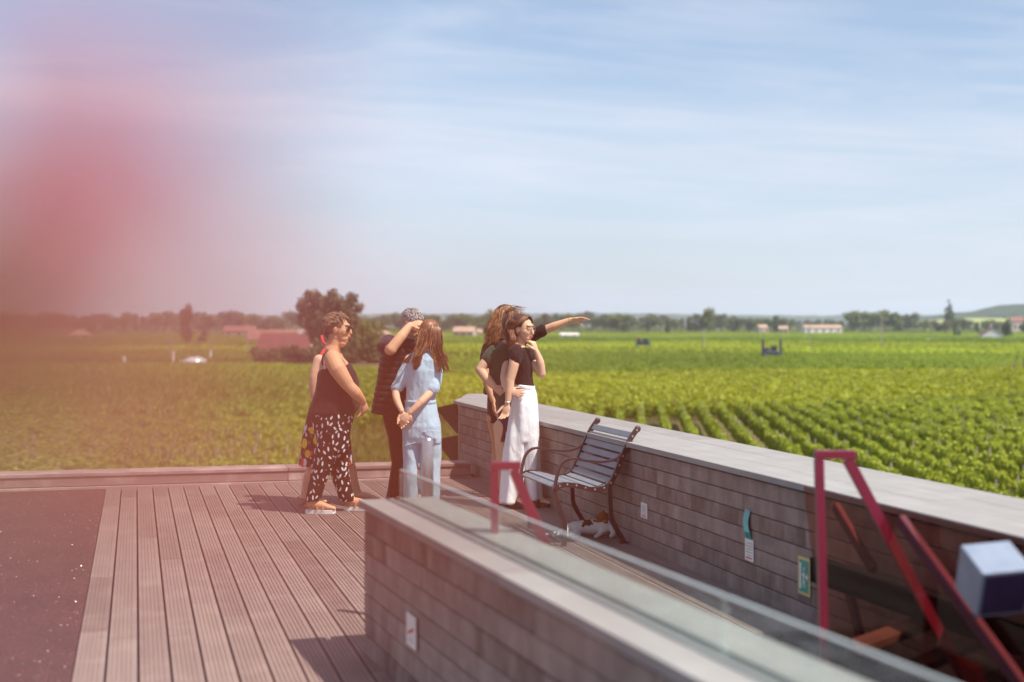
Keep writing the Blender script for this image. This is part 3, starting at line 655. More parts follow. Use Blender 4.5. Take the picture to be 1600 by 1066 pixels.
for nm, poly, hd_, sp_, st_, kind, tint in parcels:
    P2, rz0 = rows_in([pix(*p) for p in poly], hd_, sp_, st_)
    pts = []; rzs = []; scs = []; tn = []
    for (u, v_) in P2:
        p = uv(u, v_, -4.7)
        if kind == 'near':
            # in view and above the parapet line / kerb line?
            X, Y, k = proj((p.x, p.y, -3.55))
            vis = (-30 < X < 1640) and (Y < (507 + .197 * (X - 205) + 4 if X > 850 else (722 if X < 540 else -1)))
            if vis and nm in 'ALA': singles.append((k, p, rz0, tint, nm)); continue
            if nm == 'A' and (X > 2100 or Y > 1100): continue
        pts.append(p); rzs.append(rz0 + (math.pi if rnd() < .5 else 0) + random.gauss(0, .03)); scs.append(random.uniform(.9, 1.1))
        nz = noise.noise(Vector((u * .02, v_ * .02, len(nm)))); f_ = 1 + .28 * nz + random.uniform(-.07, .07); tn.append(tuple(c * f_ for c in tint))
    globals()['_' + nm] = (pts, rzs, scs, tn, kind)
singles.sort(key=lambda s: s[0]); ind = singles[:300]; rest = singles[300:]
for k, p, rz0, tint, nm in rest:
    t = globals()['_' + nm]; t[0].append(p); t[1].append(rz0 + (math.pi if rnd() < .5 else 0)); t[2].append(random.uniform(.9, 1.12)); f_ = 1 + .28 * noise.noise(Vector((p.x * .05, p.y * .05, 0))) + random.uniform(-.1, .1); t[3].append(tuple(c * f_ for c in tint))
LBL = {'A': 'bright green vineyard rows running away from the parapet on the right', 'B': 'yellowish green vine rows crossing beyond the nearest rows', 'C': 'darker green band of vines around the straddle tractors',
       'D': 'light green band of distant vines before the far houses', 'E': 'dark strip of distant vines across the plain', 'F': 'pale thin strip of far vines below the tree line', 'G': 'farthest dark vines touching the tree line',
       'LA': 'vines with stakes just beyond the timber kerb', 'LB': 'darker vine field between the kerb vines and the road', 'LC': 'brownish green vines beyond the white car', 'LD': 'light strip of vines left of the red roofed house', 'LE': 'dark strip of vines beyond the telegraph poles', 'LF': 'far vines in front of the cream house on the left'}
for nm, *_r in parcels:
    pts, rzs, scs, tn, kind = globals()['_' + nm]
    if pts: instancer('vineyard_rows', PC[kind], pts, rzs, scs, tn, LBL[nm])
# stakes of the vines left as one mass
bm = bmesh.new()
for nm in ('A', 'LA', 'B'):
    pts = globals()['_' + nm][0]
    for p in pts:
        if rnd() < (.22 if nm != 'B' else .12) and (p - CP).length < 170: loft(bm, [p + Vector((0, 0, 0)), p + Vector((random.uniform(-.04, .04), 0, random.uniform(1.25, 1.5)))], .03, 4)
o = bobj('vine_stakes', bm, STAKE); o['kind'] = 'stuff'; tag(o, 'grey wooden stakes standing among the vine rows', 'stakes')
# individual vines: foliage, trunk (and stake for some)
random.seed(9)
vm = []
for _ in range(6):
    me = leaves_mesh('foliage', vine_pts(300, 1.1), .085, VINE_S); vm.append(me)
bm = bmesh.new(); bare_stem(bm, .55); tm = bpy.data.meshes.new('trunk'); bm.to_mesh(tm); bm.free(); tm.materials.append(BARK)
bm = bmesh.new(); loft(bm, [(.08, .05, -.02), (.09, .05, 1.42)], .028, 5); sm_ = bpy.data.meshes.new('stake'); bm.to_mesh(sm_); bm.free(); sm_.materials.append(STAKE)
for k, p, rz0, tint, nm in ind:
    e = bpy.data.objects.new('grape_vine', None); COL.objects.link(e); e.location = p; e.rotation_euler = (0, 0, rz0 + (math.pi if rnd() < .5 else 0)); s = random.uniform(.9, 1.12); e.scale = (1, 1, s)
    if nm == 'A': tag(e, 'leafy bright green grape vine in the nearest rows beyond the parapet', 'grape vine', 'grape vines nearest the parapet')
    else: tag(e, 'grape vine on a stake in the rows just beyond the low timber kerb', 'grape vine', 'grape vines beyond the kerb')
    link('foliage', random.choice(vm), None, e); link('trunk', tm, None, e)
    if rnd() < (.25 if nm == 'A' else .6): link('stake', sm_, None, e)
# grassy verge left of the near rows, between the two parcels
bm = bmesh.new(); n0 = 0
V = []; F = []; T = []
random.seed(3)
for _ in range(26000):
    v_ = 20 + 75 * rnd() ** 1.3; u = random.uniform(-6, 4) * (1 if v_ < 60 else 1.2) - (v_ - 45) * .045
    q = uv(u, v_, -4.7); s = random.uniform(.06, .16); a = rnd() * 6.28; i = len(V); c, si = math.cos(a) * s * .4, math.sin(a) * s * .4
    V += [q + Vector((-c, -si, 0)), q + Vector((c, si, 0)), q + Vector((random.uniform(-.1, .1), random.uniform(-.1, .1), s * 2.4))]; F.append((i, i + 1, i + 2)); T.append(rnd())
me = bpy.data.meshes.new('meadow_grass'); me.from_pydata(V, [], F); at = me.attributes.new('tone', 'FLOAT', 'FACE'); at.data.foreach_set('value', T)
o = link('meadow_grass', me, leafmat('grass_blade', (.16, .13, .035), (.24, .24, .05), .3, False)); o['kind'] = 'stuff'
# road beyond the left vines
RD = flat('pale_road', (.42, .34, .26), .9, 0, .1, .05)
def strip(name, pl, wd, mat, z=-4.66):
    bm = bmesh.new(); A = []
    for i, (u, v_) in enumerate(pl):
        a = Vector(pl[max(i - 1, 0)]); b = Vector(pl[min(i + 1, len(pl) - 1)]); d = (b - a).normalized(); n = Vector((-d.y, d.x)) * wd / 2
        A.append((bm.verts.new(uv(u + n.x, v_ + n.y, z)), bm.verts.new(uv(u - n.x, v_ - n.y, z))))
    for i in range(len(A) - 1): bm.faces.new((A[i][1], A[i + 1][1], A[i + 1][0], A[i][0]))
    bmesh.ops.recalc_face_normals(bm, faces=bm.faces); o = bobj(name, bm, mat); o['kind'] = 'structure'
    if o.data.polygons[0].normal.z < 0: o.data.flip_normals()
    return o
def gp(x, y): v_ = 6.26 * FPX / (y - 507); return ((x - 800) / FPX * v_, v_)
strip('country_road', [gp(-300, 575), gp(100, 574), gp(300, 574.5), gp(420, 577), gp(560, 581), gp(700, 583), gp(800, 583)], 6.5, RD)
strip('dirt_track', [gp(690, 545), gp(900, 544), gp(1150, 540)], 4, flat('dry_track', (.36, .28, .17), .9), -4.64)

# ------------------------------------------------------------------ trees
TREE_G = leafmat('tree_leaf', (.10, .125, .04), (.22, .24, .075), .25, False)
TREE_B = leafmat('tree_leaf_brown', (.11, .09, .045), (.20, .165, .075), .2, False)
TREE_D = leafmat('tree_leaf_dark', (.07, .09, .04), (.14, .16, .06), .2, False)
def crown_pts(lobes, n):
    P = []; wts = [r[3] ** 2 for r in lobes]
    for _ in range(n):
        l = random.choices(lobes, wts)[0]; d = Vector((random.gauss(0, 1), random.gauss(0, 1), random.gauss(0, 1))).normalized(); r = l[3] * (rnd() ** .33) * random.uniform(.7, 1.22)
        P.append((l[0] + d.x * r, l[1] + d.y * r, l[2] + d.z * r * l[4], random.uniform(.6, 1.3)))
    return P
def tree_meshes(h, wd, n, leaf, mat, kind='round', z0=.22):
    lobes = []
    if kind == 'round':
        for _ in range(11): a = rnd() * 6.28; q = rnd() ** .6 * wd * .30; z = random.uniform(z0 + .15, .82) * h; lobes.append((q * math.cos(a), q * math.sin(a), z, wd * random.uniform(.16, .27), .85))
    elif kind == 'tall':
        for _ in range(10): z = random.uniform(z0, .88); lobes.append((random.gauss(0, wd * .1), random.gauss(0, wd * .1), z * h, wd * random.uniform(.22, .4) * (1.15 - z * .5), 1.25))
    elif kind == 'conifer':
        for k in range(9): z = .15 + .82 * k / 8; lobes.append((random.gauss(0, wd * .05), 0, z * h, wd * .5 * (1.08 - z) * random.uniform(.8, 1.25) + .15, .6))
    elif kind == 'big':
        for _ in range(26): a = rnd() * 6.28; q = rnd() ** .5 * wd * .36; z = random.uniform(.20, .84) * h * (1 - .12 * q / wd); lobes.append((q * math.cos(a), q * math.sin(a), z, wd * random.uniform(.11, .20), 1.05))
    if kind == 'big':
        lobes = []
        for px_, py_, r_ in ((487, 462, 9), (520, 460, 10), (547, 470, 9), (475, 478, 11), (557, 482, 9), (490, 482, 15), (512, 480, 15), (536, 482, 15), (480, 500, 14), (505, 500, 18), (530, 502, 18), (550, 500, 13), (490, 522, 17), (515, 524, 19), (540, 522, 16), (500, 542, 14), (528, 545, 15), (472, 493, 8), (500, 470, 9), (533, 470, 8)):
            for q_ in (-1, 1): lobes.append(((px_ - 512) / 9.45 + random.uniform(-.4, .4), q_ * random.uniform(.4, 2.6), (566 - py_) / 9.45 + random.uniform(-.3, .3), r_ / 9.45 * random.uniform(.85, 1.1), 1.05))
    me = leaves_mesh('crown', crown_pts(lobes, n), leaf, mat)
    bm = bmesh.new(); loft(bm, [(0, 0, -.3), (0.02 * h, 0, h * .3), (0, 0.01 * h, h * .62)], [h * .022 + .08, h * .016 + .05, .05], 6)
    for l in lobes[:6]: loft(bm, [(0, 0, h * .28), ((l[0]) * .6, l[1] * .6, l[2] * .8), l[:3]], [h * .010 + .03, .06, .02], 5)
    tm_ = bpy.data.meshes.new('trunk'); bm.to_mesh(tm_); bm.free(); tm_.materials.append(BARK); return me, tm_
def tree(pos, ms, sc, label, cat='tree', group=None, rz=None):
    e = empty('tree', pos, rnd() * 6.28 if rz is None else rz, label, cat, group); e.scale = sc if isinstance(sc, tuple) else (sc, sc, sc)
    link('crown', ms[0], None, e); link('trunk', ms[1], None, e); return e
random.seed(13)
TV = [tree_meshes(10, 9, 900, .42, TREE_G) for _ in range(3)] + [tree_meshes(10, 8, 900, .42, TREE_D, 'round', .1) for _ in range(2)] + [tree_meshes(10, 5, 700, .38, TREE_D, 'tall') for _ in range(2)] + [tree_meshes(10, 4, 650, .36, TREE_D, 'conifer')] + [tree_meshes(10, 8, 800, .40, TREE_B)]
BT = tree_meshes(13.5, 12, 9500, .26, TREE_B, 'big'); BT2 = tree_meshes(9, 9, 3500, .26, TREE_G, 'round', .05); HT = tree_meshes(8.6, 4.6, 1800, .26, TREE_B, 'tall', .12)
def gpos(x, v_, z=-4.7): return uv((x - 800) / FPX * v_, v_, z)
tree(gpos(512, 235), BT, 1, 'large brown green tree with ragged top behind the short haired woman', rz=-TH)
tree(gpos(571, 242), BT2, .80, 'lower round tree right of the large ragged tree')
tree(gpos(291, 390), HT, (1.1, 1.1, 1.35), 'tall dark reddish tree standing alone on the left')
tree(gpos(316, 400), TV[3], (.62, .62, .55), 'small round tree at the foot of the tall lone tree')
tree(gpos(122, 700), TV[4], (1.0, 1.0, .9), 'dark tree behind the cream house on the left')
# hedge mass round the farmhouse
for i in range(17):
    x = 402 + i * 14.5 + random.uniform(-3, 3); hgt = .36 + .12 * rnd() + (.12 if 490 < x < 600 else 0); s = random.uniform(.5, .68)
    tree(gpos(x, 226 + random.uniform(-3, 6), -5.5), TV[3 + i % 2], (s, s, hgt), 'dark bushy shrub in the hedge in front of the red roofed farmhouse', 'shrub', 'dark shrubs round the farmhouse')
# named trees of the right hand skyline
tree(gpos(1107, 800), TV[1], (1.1, 1.1, 1.60), 'tallest round tree on the horizon right of the pointing hand')
tree(gpos(1483, 1150), TV[7], (3.2, 3.2, 2.6), 'dark spreading conifer rising above the far trees on the right')
tree(gpos(1212, 900), TV[6], (1.2, 1.2, 1.35), 'dark narrow tree left of the long white building')
tree(gpos(1012, 900), TV[5], (.7, .7, 1.15), 'slim dark tree on the horizon beyond the pointing hand')
tree(gpos(852, 900), TV[8], (1.3, 1.3, 1.42), 'thin brownish tree on the horizon behind the pointing arm')
tree(gpos(1572, 620), TV[7], (1.6, 1.6, .95), 'small dark conifer right of the white gabled house')
tree(gpos(1492, 640), TV[7], (.6, .6, .42), 'small dark cypress left of the white gabled house', group='two small cypresses left of the white gabled house')
tree(gpos(1499, 640), TV[7], (.6, .6, .40), 'small dark cypress left of the white gabled house', group='two small cypresses left of the white gabled house')
# tree line: individuals
random.seed(31)
x = -60
TG_ = 'trees of the far tree line'
while x < 1660:
    v_ = random.uniform(860, 1250); hpx = 22 + 6 * noise.noise(Vector((x * .011, 0, 3))) + random.uniform(-3, 4)
    if 230 < x < 800: hpx += 1
    if 560 < x < 770: hpx *= .9
    if 1130 < x < 1240: hpx *= .72
    if 1236 < x < 1330: hpx *= .55; v_ = 1250
    if 1430 < x < 1600: hpx *= .62
    if 1330 < x < 1430: hpx *= 1.12
    hgt = (hpx * v_ / FPX + 0.0); s = max(.3, hgt / 10 * 1.15 + .25)
    tree(gpos(x, v_), random.choice(TV[:7] + [TV[1], TV[0], TV[8]]), (s * random.uniform(1.0, 1.4), s * 1.1, s), *next(('green tree in the far line ' + t_, 'tree', 'far trees ' + t_) for lim, t_ in ((285, 'left of the tall lone tree'), (470, 'between the lone tree and the large ragged tree'), (620, 'behind the short haired woman'), (780, 'between the man and the pointing woman'), (930, 'behind the pointing arm'), (1100, 'just right of the pointing hand'), (1250, 'between the tallest tree and the white building'), (1330, 'at the long white building'), (1470, 'between the long building and the conifer'), (9999, 'at the wooded hill on the right')) if x < lim))
    x += random.uniform(7, 13)
# low scrub under the tree line, one mass
bm = bmesh.new()
pts = []
for _ in range(15000):
    x = random.uniform(-80, 1680); v_ = random.uniform(1000, 1300); p = gpos(x, v_); pts.append((p.x, p.y, -4.7 + rnd() ** .8 * 3.8 * (1 + .5 * noise.noise(Vector((x * .03, 0, 0)))), random.uniform(.7, 1.3)))
o = link('scrub', leaves_mesh('scrub', pts, 1.1, TREE_G)); o['kind'] = 'stuff'
# hills
def hill(name, pts, v0, depth, mat, z0=-4.8, lumps=0, label=None):
    bm = bmesh.new(); rows = []
    m = 8
    xs_ = np.arange(pts[0][0], pts[-1][0] + 1, 6.0)
    for j in range(m + 1):
        t = j / m; v_ = v0 + depth * t; row = []
        for x in xs_:
            yy = np.interp(x, [p[0] for p in pts], [p[1] for p in pts]); H = (507 - yy) * (v0 + depth * .5) / FPX + CAMZ
            hh = H * math.sin(math.pi * t) ** .7 if 0 < t < 1 else 0
            hh += lumps * abs(noise.noise(Vector((x * .11, j * .8, 5)))) * (1 if 0 < t < 1 else 0)
            q = uv((x - 800) / FPX * (v0 + depth * .5), v_, z0 + (hh - z0 * (1 if 0 < t < 1 else 0)) * (1 if 0 < t < 1 else 0)); row.append(bm.verts.new(q))
        rows.append(row)
    for j in range(m):
        for i in range(len(xs_) - 1): bm.faces.new((rows[j][i], rows[j][i + 1], rows[j + 1][i + 1], rows[j + 1][i]))
    bmesh.ops.recalc_face_normals(bm, faces=bm.faces); o = bobj(name, bm, mat, None, True); o['kind'] = 'structure'; return o
HM = MT('wooded_hill', .95, 0, .1); HM.col(HM.ramp(HM.noise(HM.vec(), .012, 6, .6), [(.35, (.025, .04, .02)), (.65, (.06, .08, .035))])).bump(HM.noise(HM.vec(), .05, 4), 6, .8)
hill('far_hills', [(-300, 500), (200, 498), (420, 494), (640, 492), (800, 491), (960, 490), (1100, 492), (1250, 494), (1420, 493), (1900, 492)], 4200, 1500, HM.m, lumps=6)
hill('wooded_hill', [(1380, 507), (1440, 500), (1490, 494), (1530, 489), (1560, 484), (1600, 477), (1700, 468), (1900, 470)], 2100, 900, HM.m, lumps=7)
hill('field_slope', [(1440, 507), (1470, 500), (1520, 497), (1600, 498), (1750, 499)], 1350, 420, flat('pale_slope', (.30, .33, .10), .9, 0, .2, .02), lumps=0)

# ------------------------------------------------------------------ buildings
CREAM = flat('cream_render', (.52, .45, .38), .9, 0, .05, .3); WHR = flat('white_render', (.68, .66, .62), .9, 0, .05, .3); TILE = flat('red_roof_tile', (.24, .11, .085), .85, 0, .25, .8); TAN = flat('tan_roof_tile', (.42, .28, .20), .85, 0, .2, .8)
WIN = flat('window_dark', (.04, .045, .06), .2); BRN = flat('brown_roof_tile', (.16, .05, .045), .85, 0, .2, .8)
def house(name, x, v_, wd, dp, hw_, hr, rot, wall, roof, label, cat='house', wins=3, hip=False, zb=-4.75, chim=True):
    e = empty(name, gpos(x, v_, zb), rot - TH, label, cat)
    bm = bmesh.new(); box(bm, -wd / 2, wd / 2, -dp / 2, dp / 2, 0, hw_)
    if not hip:
        for s in (-1, 1):
            a = [bm.verts.new((s * wd / 2, -dp / 2, hw_)), bm.verts.new((s * wd / 2, dp / 2, hw_)), bm.verts.new((s * wd / 2, 0, hw_ + hr))]; bm.faces.new(a)
    bobj('wall', bm, wall, e)
    bm = bmesh.new(); ov = .35; i_ = dp * .5 if hip else -ov
    A = [bm.verts.new(q) for q in ((-wd / 2 - ov, -dp / 2 - ov, hw_ - .1), (wd / 2 + ov, -dp / 2 - ov, hw_ - .1), (wd / 2 - i_, 0, hw_ + hr + .1), (-wd / 2 + i_, 0, hw_ + hr + .1), (wd / 2 + ov, dp / 2 + ov, hw_ - .1), (-wd / 2 - ov, dp / 2 + ov, hw_ - .1))]
    bm.faces.new((A[0], A[1], A[2], A[3])); bm.faces.new((A[3], A[2], A[4], A[5]))
    if hip: bm.faces.new((A[1], A[4], A[2])); bm.faces.new((A[0], A[3], A[5]))
    bmesh.ops.recalc_face_normals(bm, faces=bm.faces); g_ = bmesh.ops.extrude_face_region(bm, geom=bm.faces[:]); bmesh.ops.translate(bm, vec=(0, 0, .18), verts=[q for q in g_['geom'] if isinstance(q, bmesh.types.BMVert)])
    rf = bobj('roof', bm, roof, e)
    if chim: bm = bmesh.new(); box(bm, wd * .2, wd * .2 + .6, -.3, .3, hw_ + hr * .5, hw_ + hr + .9); bobj('chimney', bm, wall, rf)
    for k in range(wins):
        xx = -wd / 2 + wd * (k + .5) / wins; bm = bmesh.new(); box(bm, xx - .5, xx + .5, -dp / 2 - .05, -dp / 2 + .05, hw_ * .35, hw_ * .78); bobj('window', bm, WIN, e)
    bm = bmesh.new(); box(bm, wd * .33 - .45, wd * .33 + .45, -dp / 2 - .06, -dp / 2 + .05, 0, min(2.1, hw_ * .8)); bobj('door', bm, BRN, e)
    return e
house('farm_house', 450, 250, 9, 7, 2.0, 2.5, R(-8), WHR, BRN, 'red roofed farmhouse behind the dark hedge below the large tree', wins=3)
house('barn', 432, 420, 16, 12, 1.8, 2.6, R(4), CREAM, TILE, 'long low barn with broad reddish roof left of the large tree', 'barn', 4, chim=False)
house('house', 123, 560, 8.5, 8, 2.2, 2.2, R(12), CREAM, TAN, 'cream gabled house far off on the left', wins=2, hip=True)
house('house', 375, 640, 14, 8, 3, 2.3, R(0), CREAM, TILE, 'cream house with red roof just beyond the tall lone tree', wins=3)
house('house', 592, 520, 9, 8, 2.6, 2.2, R(5), CREAM, TAN, 'pale house seen between the short haired woman and the man', wins=2, hip=True)
house('house', 726, 620, 9, 7, 3.0, 2, R(-10), CREAM, TAN, 'cream house with tan roof left of the wind blown hair', wins=3)
house('house', 744, 640, 4.5, 5, 2.6, 1.3, R(10), WHR, TAN, 'small white outbuilding right of the cream house', wins=1, chim=False)
house('shed', 889, 560, 6.8, 5, 2.1, .5, R(3), WHR, WHR, 'low white flat shed below the pointing arm', 'shed', 2, chim=False)
house('long_building', 1283, 880, 23, 12, 4.2, 1.5, R(2), WHR, TAN, 'long white building with tan roof on the horizon', 'building', 5, chim=False)
house('house', 1190, 930, 6, 7, 4.2, 1.6, R(15), CREAM, TAN, 'tall cream house between trees left of the long white building', wins=2)
house('house', 1224, 860, 5, 7, 3.6, 1.5, R(-12), CREAM, TAN, 'pale gabled house at the left end of the long white building', wins=2)
house('house', 1549, 560, 8.5, 8, 2.6, 2.5, R(78), WHR, BRN, 'white gabled house with dark red roof at the far right', wins=1)
house('house', 1588, 980, 9, 8, 8.5, 2.5, R(0), CREAM, TILE, 'small house with red roof among trees on the right slope', wins=2)

# ------------------------------------------------------------------ car, posts, poles, tractors
CARP = flat('silver_car_paint', (.62, .62, .66), .25, .3, .02); RUB = flat('rubber', (.02, .02, .02), .8); CGL = flat('car_glass', (.03, .04, .05), .08)
def car(x, v_, rz, label, s=1.0):
    e = empty('parked_car', gpos(x, v_, -4.62), rz - TH, label, 'car'); e.scale = (s, s, s)
    bm = bmesh.new(); prof = [(-2.05, .35), (-2.1, .75), (-1.95, .95), (-1.0, 1.02), (-.35, 1.45), (1.0, 1.48), (1.75, 1.1), (2.05, .95), (2.1, .4)]
    a = [bm.verts.new((p[0], -.82 + (.12 if p[1] > 1.2 else 0), p[1])) for p in prof]; b = [bm.verts.new((p[0], .82 - (.12 if p[1] > 1.2 else 0), p[1])) for p in prof]
    bm.faces.new(a); bm.faces.new(b[::-1])
    for i in range(len(prof)): bm.faces.new((a[i], b[i], b[(i + 1) % len(prof)], a[(i + 1) % len(prof)]))
    bmesh.ops.recalc_face_normals(bm, faces=bm.faces); bmesh.ops.bevel(bm, geom=bm.edges[:], offset=.06, segments=2, affect='EDGES'); bobj('body', bm, CARP, e, True)
    for s_ in (-1, 1):
        bm = bmesh.new(); y = s_ * .775; q = [bm.verts.new(p) for p in ((-.85, y, 1.03), (1.5, y, 1.03), (.95, y * .93, 1.38), (-.30, y * .93, 1.38))]; bm.faces.new(q); bobj('side_window', bm, CGL, e)
    for x_ in (-1.3, 1.3):
        for s_ in (-1, 1):
            bm = bmesh.new(); loft(bm, [(x_, s_ * .66, .33), (x_, s_ * .86, .33)], .33, 14, (0, 0, 1)); bobj('wheel', bm, RUB, e)
    return e
car(300, 209, R(28), 'silver car on the road beyond the left vines', .95)
car(655, 205, R(5), 'white car glimpsed beside the man in the vest on the far road', .8)
car(1451, 480, R(0), 'small pale blue car among the far vines on the right', .95)
for x, y0, v_, lab in ((268, 545, 215, 'left white roadside post near the silver car'), (326.5, 552, 220, 'right white roadside post near the silver car')):
    bm = bmesh.new(); box(bm, -.18, .18, -.12, .12, -.05, 2.0, bev=.03); box(bm, -.22, .22, -.15, .15, 2.003, 2.12); o = bobj('roadside_post', bm, WHR); o.location = gpos(x + 2, v_, -4.66); tag(o, lab, 'post', 'white roadside posts')
for x, v_, h_, lab in ((266, 230, 5.0, 'wooden utility pole at the left white post'), (331, 235, 5.2, 'wooden utility pole at the right white post'), (387, 245, 4.6, 'thin utility pole left of the farmhouse'), (1265, 330, 8, 'slim utility pole in the vines below the long white building'), (1377, 330, 8, 'slim utility pole in the vines right of the long building'), (1099, 300, 5, 'slim utility pole standing in the vines between the tractors')):
    e = empty('utility_pole', gpos(x, v_), 0, lab, 'utility pole'); bm = bmesh.new(); loft(bm, [(0, 0, -.1), (0, 0, h_)], [.12, .08], 6); bobj('pole', bm, STAKE, e)
    bm = bmesh.new(); box(bm, -.5, .5, -.04, .04, h_ - .3, h_ - .2); bobj('crossarm', bm, STAKE, e)
TRB = flat('tractor_blue', (.05, .06, .10), .4, .2); TRG = flat('tractor_grey', (.22, .22, .25), .5, .3)
def tractor(x, v_, rz, label, tall=True, s=1.0):
    e = empty('straddle_tractor', gpos(x, v_), rz - TH, label, 'tractor'); e.scale = (s, s, s)
    bm = bmesh.new(); box(bm, -1.1, 1.1, -.7, .7, 1.5, 2.1, bev=.08); box(bm, -1.0, -.35, -.55, .55, 2.103, 2.6, bev=.06); bobj('body', bm, TRB, e)
    bm = bmesh.new(); box(bm, .0, .8, -.5, .5, 2.103, 2.9 if tall else 2.6, bev=.05); bobj('cab', bm, CGL, e)
    bm = bmesh.new(); ellip(bm, (-.65, 0, 2.75), (.2, .25, .16)); bobj('beacon', bm, flat('orange_cover', (.6, .10, .03), .5), e)
    for x_ in (-1.15, 1.15):
        for y_ in (-.65, .65):
            bm = bmesh.new(); box(bm, x_ - .09, x_ + .09, y_ - .09, y_ + .09, .5, 1.8); bobj('leg', bm, TRG, e)
            bm = bmesh.new(); loft(bm, [(x_ - .13, y_, .48), (x_ + .13, y_, .48)], .5, 12, (0, 0, 1)); bobj('wheel', bm, RUB, e)
    if tall:
        for x_ in (-1.42, 1.42): bm = bmesh.new(); box(bm, x_ - .15, x_ + .15, -.5, -.1, .9, 4.0, bev=.04); bobj('spray_arm', bm, TRB, e)
    return e
tractor(1205, 222, R(6), 'blue grey straddle tractor with two raised arms among the vines')
tractor(1005, 300, R(-10), 'low dark straddle tractor farther off among the vines', False, 1.25)
bm = bmesh.new(); box(bm, -.25, .25, -.2, .2, 0, .9, bev=.05); o = bobj('water_tank', bm, WHR); o.location = gpos(193, 190, -3.6); tag(o, 'small pale container among the vines left of the car', 'container')
# air
hz = bpy.data.meshes.new('haze'); bm = bmesh.new(); box(bm, -6500, 6500, -1500, 6600, -5.9, 120); bm.to_mesh(hz); bm.free()
HZ = bpy.data.materials.new('haze'); HZ.use_nodes = True; n_ = HZ.node_tree; n_.nodes.clear(); om = n_.nodes.new('ShaderNodeOutputMaterial'); pv = n_.nodes.new('ShaderNodeVolumePrincipled')
pv.inputs['Density'].default_value = .00013; pv.inputs['Color'].default_value = (.78, .86, 1, 1); pv.inputs['Anisotropy'].default_value = 0; n_.links.new(pv.outputs[0], om.inputs['Volume'])
USE_HAZE = True
if USE_HAZE: o = link('haze', hz, HZ); o['kind'] = 'stuff'
# ================================================================== PEOPLE
def skinmat(name, c):
    m = MT(name, .48, 0, .35); v = m.vec(); n = m.noise(v, 9, 4)
    m.col(m.ramp(n, [(.3, tuple(x * .88 for x in c)), (.7, (c[0] * 1.06, c[1] * 1.04, c[2] * 1.02))])); m.b.inputs['Subsurface Weight'].default_value = .12
    m.b.inputs['Subsurface Radius'].default_value = (.02, .008, .004); m.b.inputs['Subsurface Scale'].default_value = .5; m.bump(m.noise(v, 60, 3), .0015, .4); m.b.inputs['Roughness'].default_value = .6; return m.m
SK1 = skinmat('skin_tanned', (.62, .33, .19)); SK2 = skinmat('skin_fair', (.70, .43, .29)); SK3 = skinmat('skin_warm', (.64, .36, .22))
def cloth(name, c, sc=40, rough=.85, var=.12):
    m = MT(name, rough, 0, .2); m.b.inputs['Sheen Weight'].default_value = .1; v = m.vec(); n = m.noise(v, 5, 4)
    m.col(m.ramp(n, [(.3, tuple(x * (1 - var) for x in c)), (.7, tuple(x * (1 + var) for x in c))])).bump(m.noise(m.vec((1, 1, .45)), 16, 5, .6, .8), .016, .8); return m.m
HB = [flat('hair_dark_brown', (.07, .028, .015), .42, 0, .3, 30), flat('hair_chestnut', (.20, .075, .03), .45, 0, .3, 30), flat('hair_honey', (.42, .22, .09), .40, 0, .3, 30)]
HB1 = [flat('hair_ash_brown', (.15, .085, .05), .5, 0, .3, 30), flat('hair_light_brown', (.30, .18, .10), .5, 0, .3, 30), flat('hair_blond_tip', (.50, .35, .21), .5, 0, .3, 30)]
HBG = [flat('hair_grey', (.30, .27, .26), .5, 0, .3, 30), flat('hair_silver', (.40, .37, .36), .5, 0, .3, 30), flat('hair_white', (.46, .43, .42), .5, 0, .3, 30)]
EYEW = flat('eye_white', (.7, .68, .65), .2); EYED = flat('iris', (.03, .02, .015), .1); LIP = flat('lips', (.42, .12, .10), .4); BROW = HB[0]
CL_ = MT('clear_lens', .05); t_ = CL_.N.new('ShaderNodeBsdfTransparent'); g_l = CL_.N.new('ShaderNodeBsdfGlossy'); m_l = CL_.N.new('ShaderNodeMixShader'); m_l.inputs[0].default_value = .07; CL_.L.new(t_.outputs[0], m_l.inputs[1]); CL_.L.new(g_l.outputs[0], m_l.inputs[2]); CL_.L.new(m_l.outputs[0], CL_.N['Material Output'].inputs[0]); CLN = CL_.m
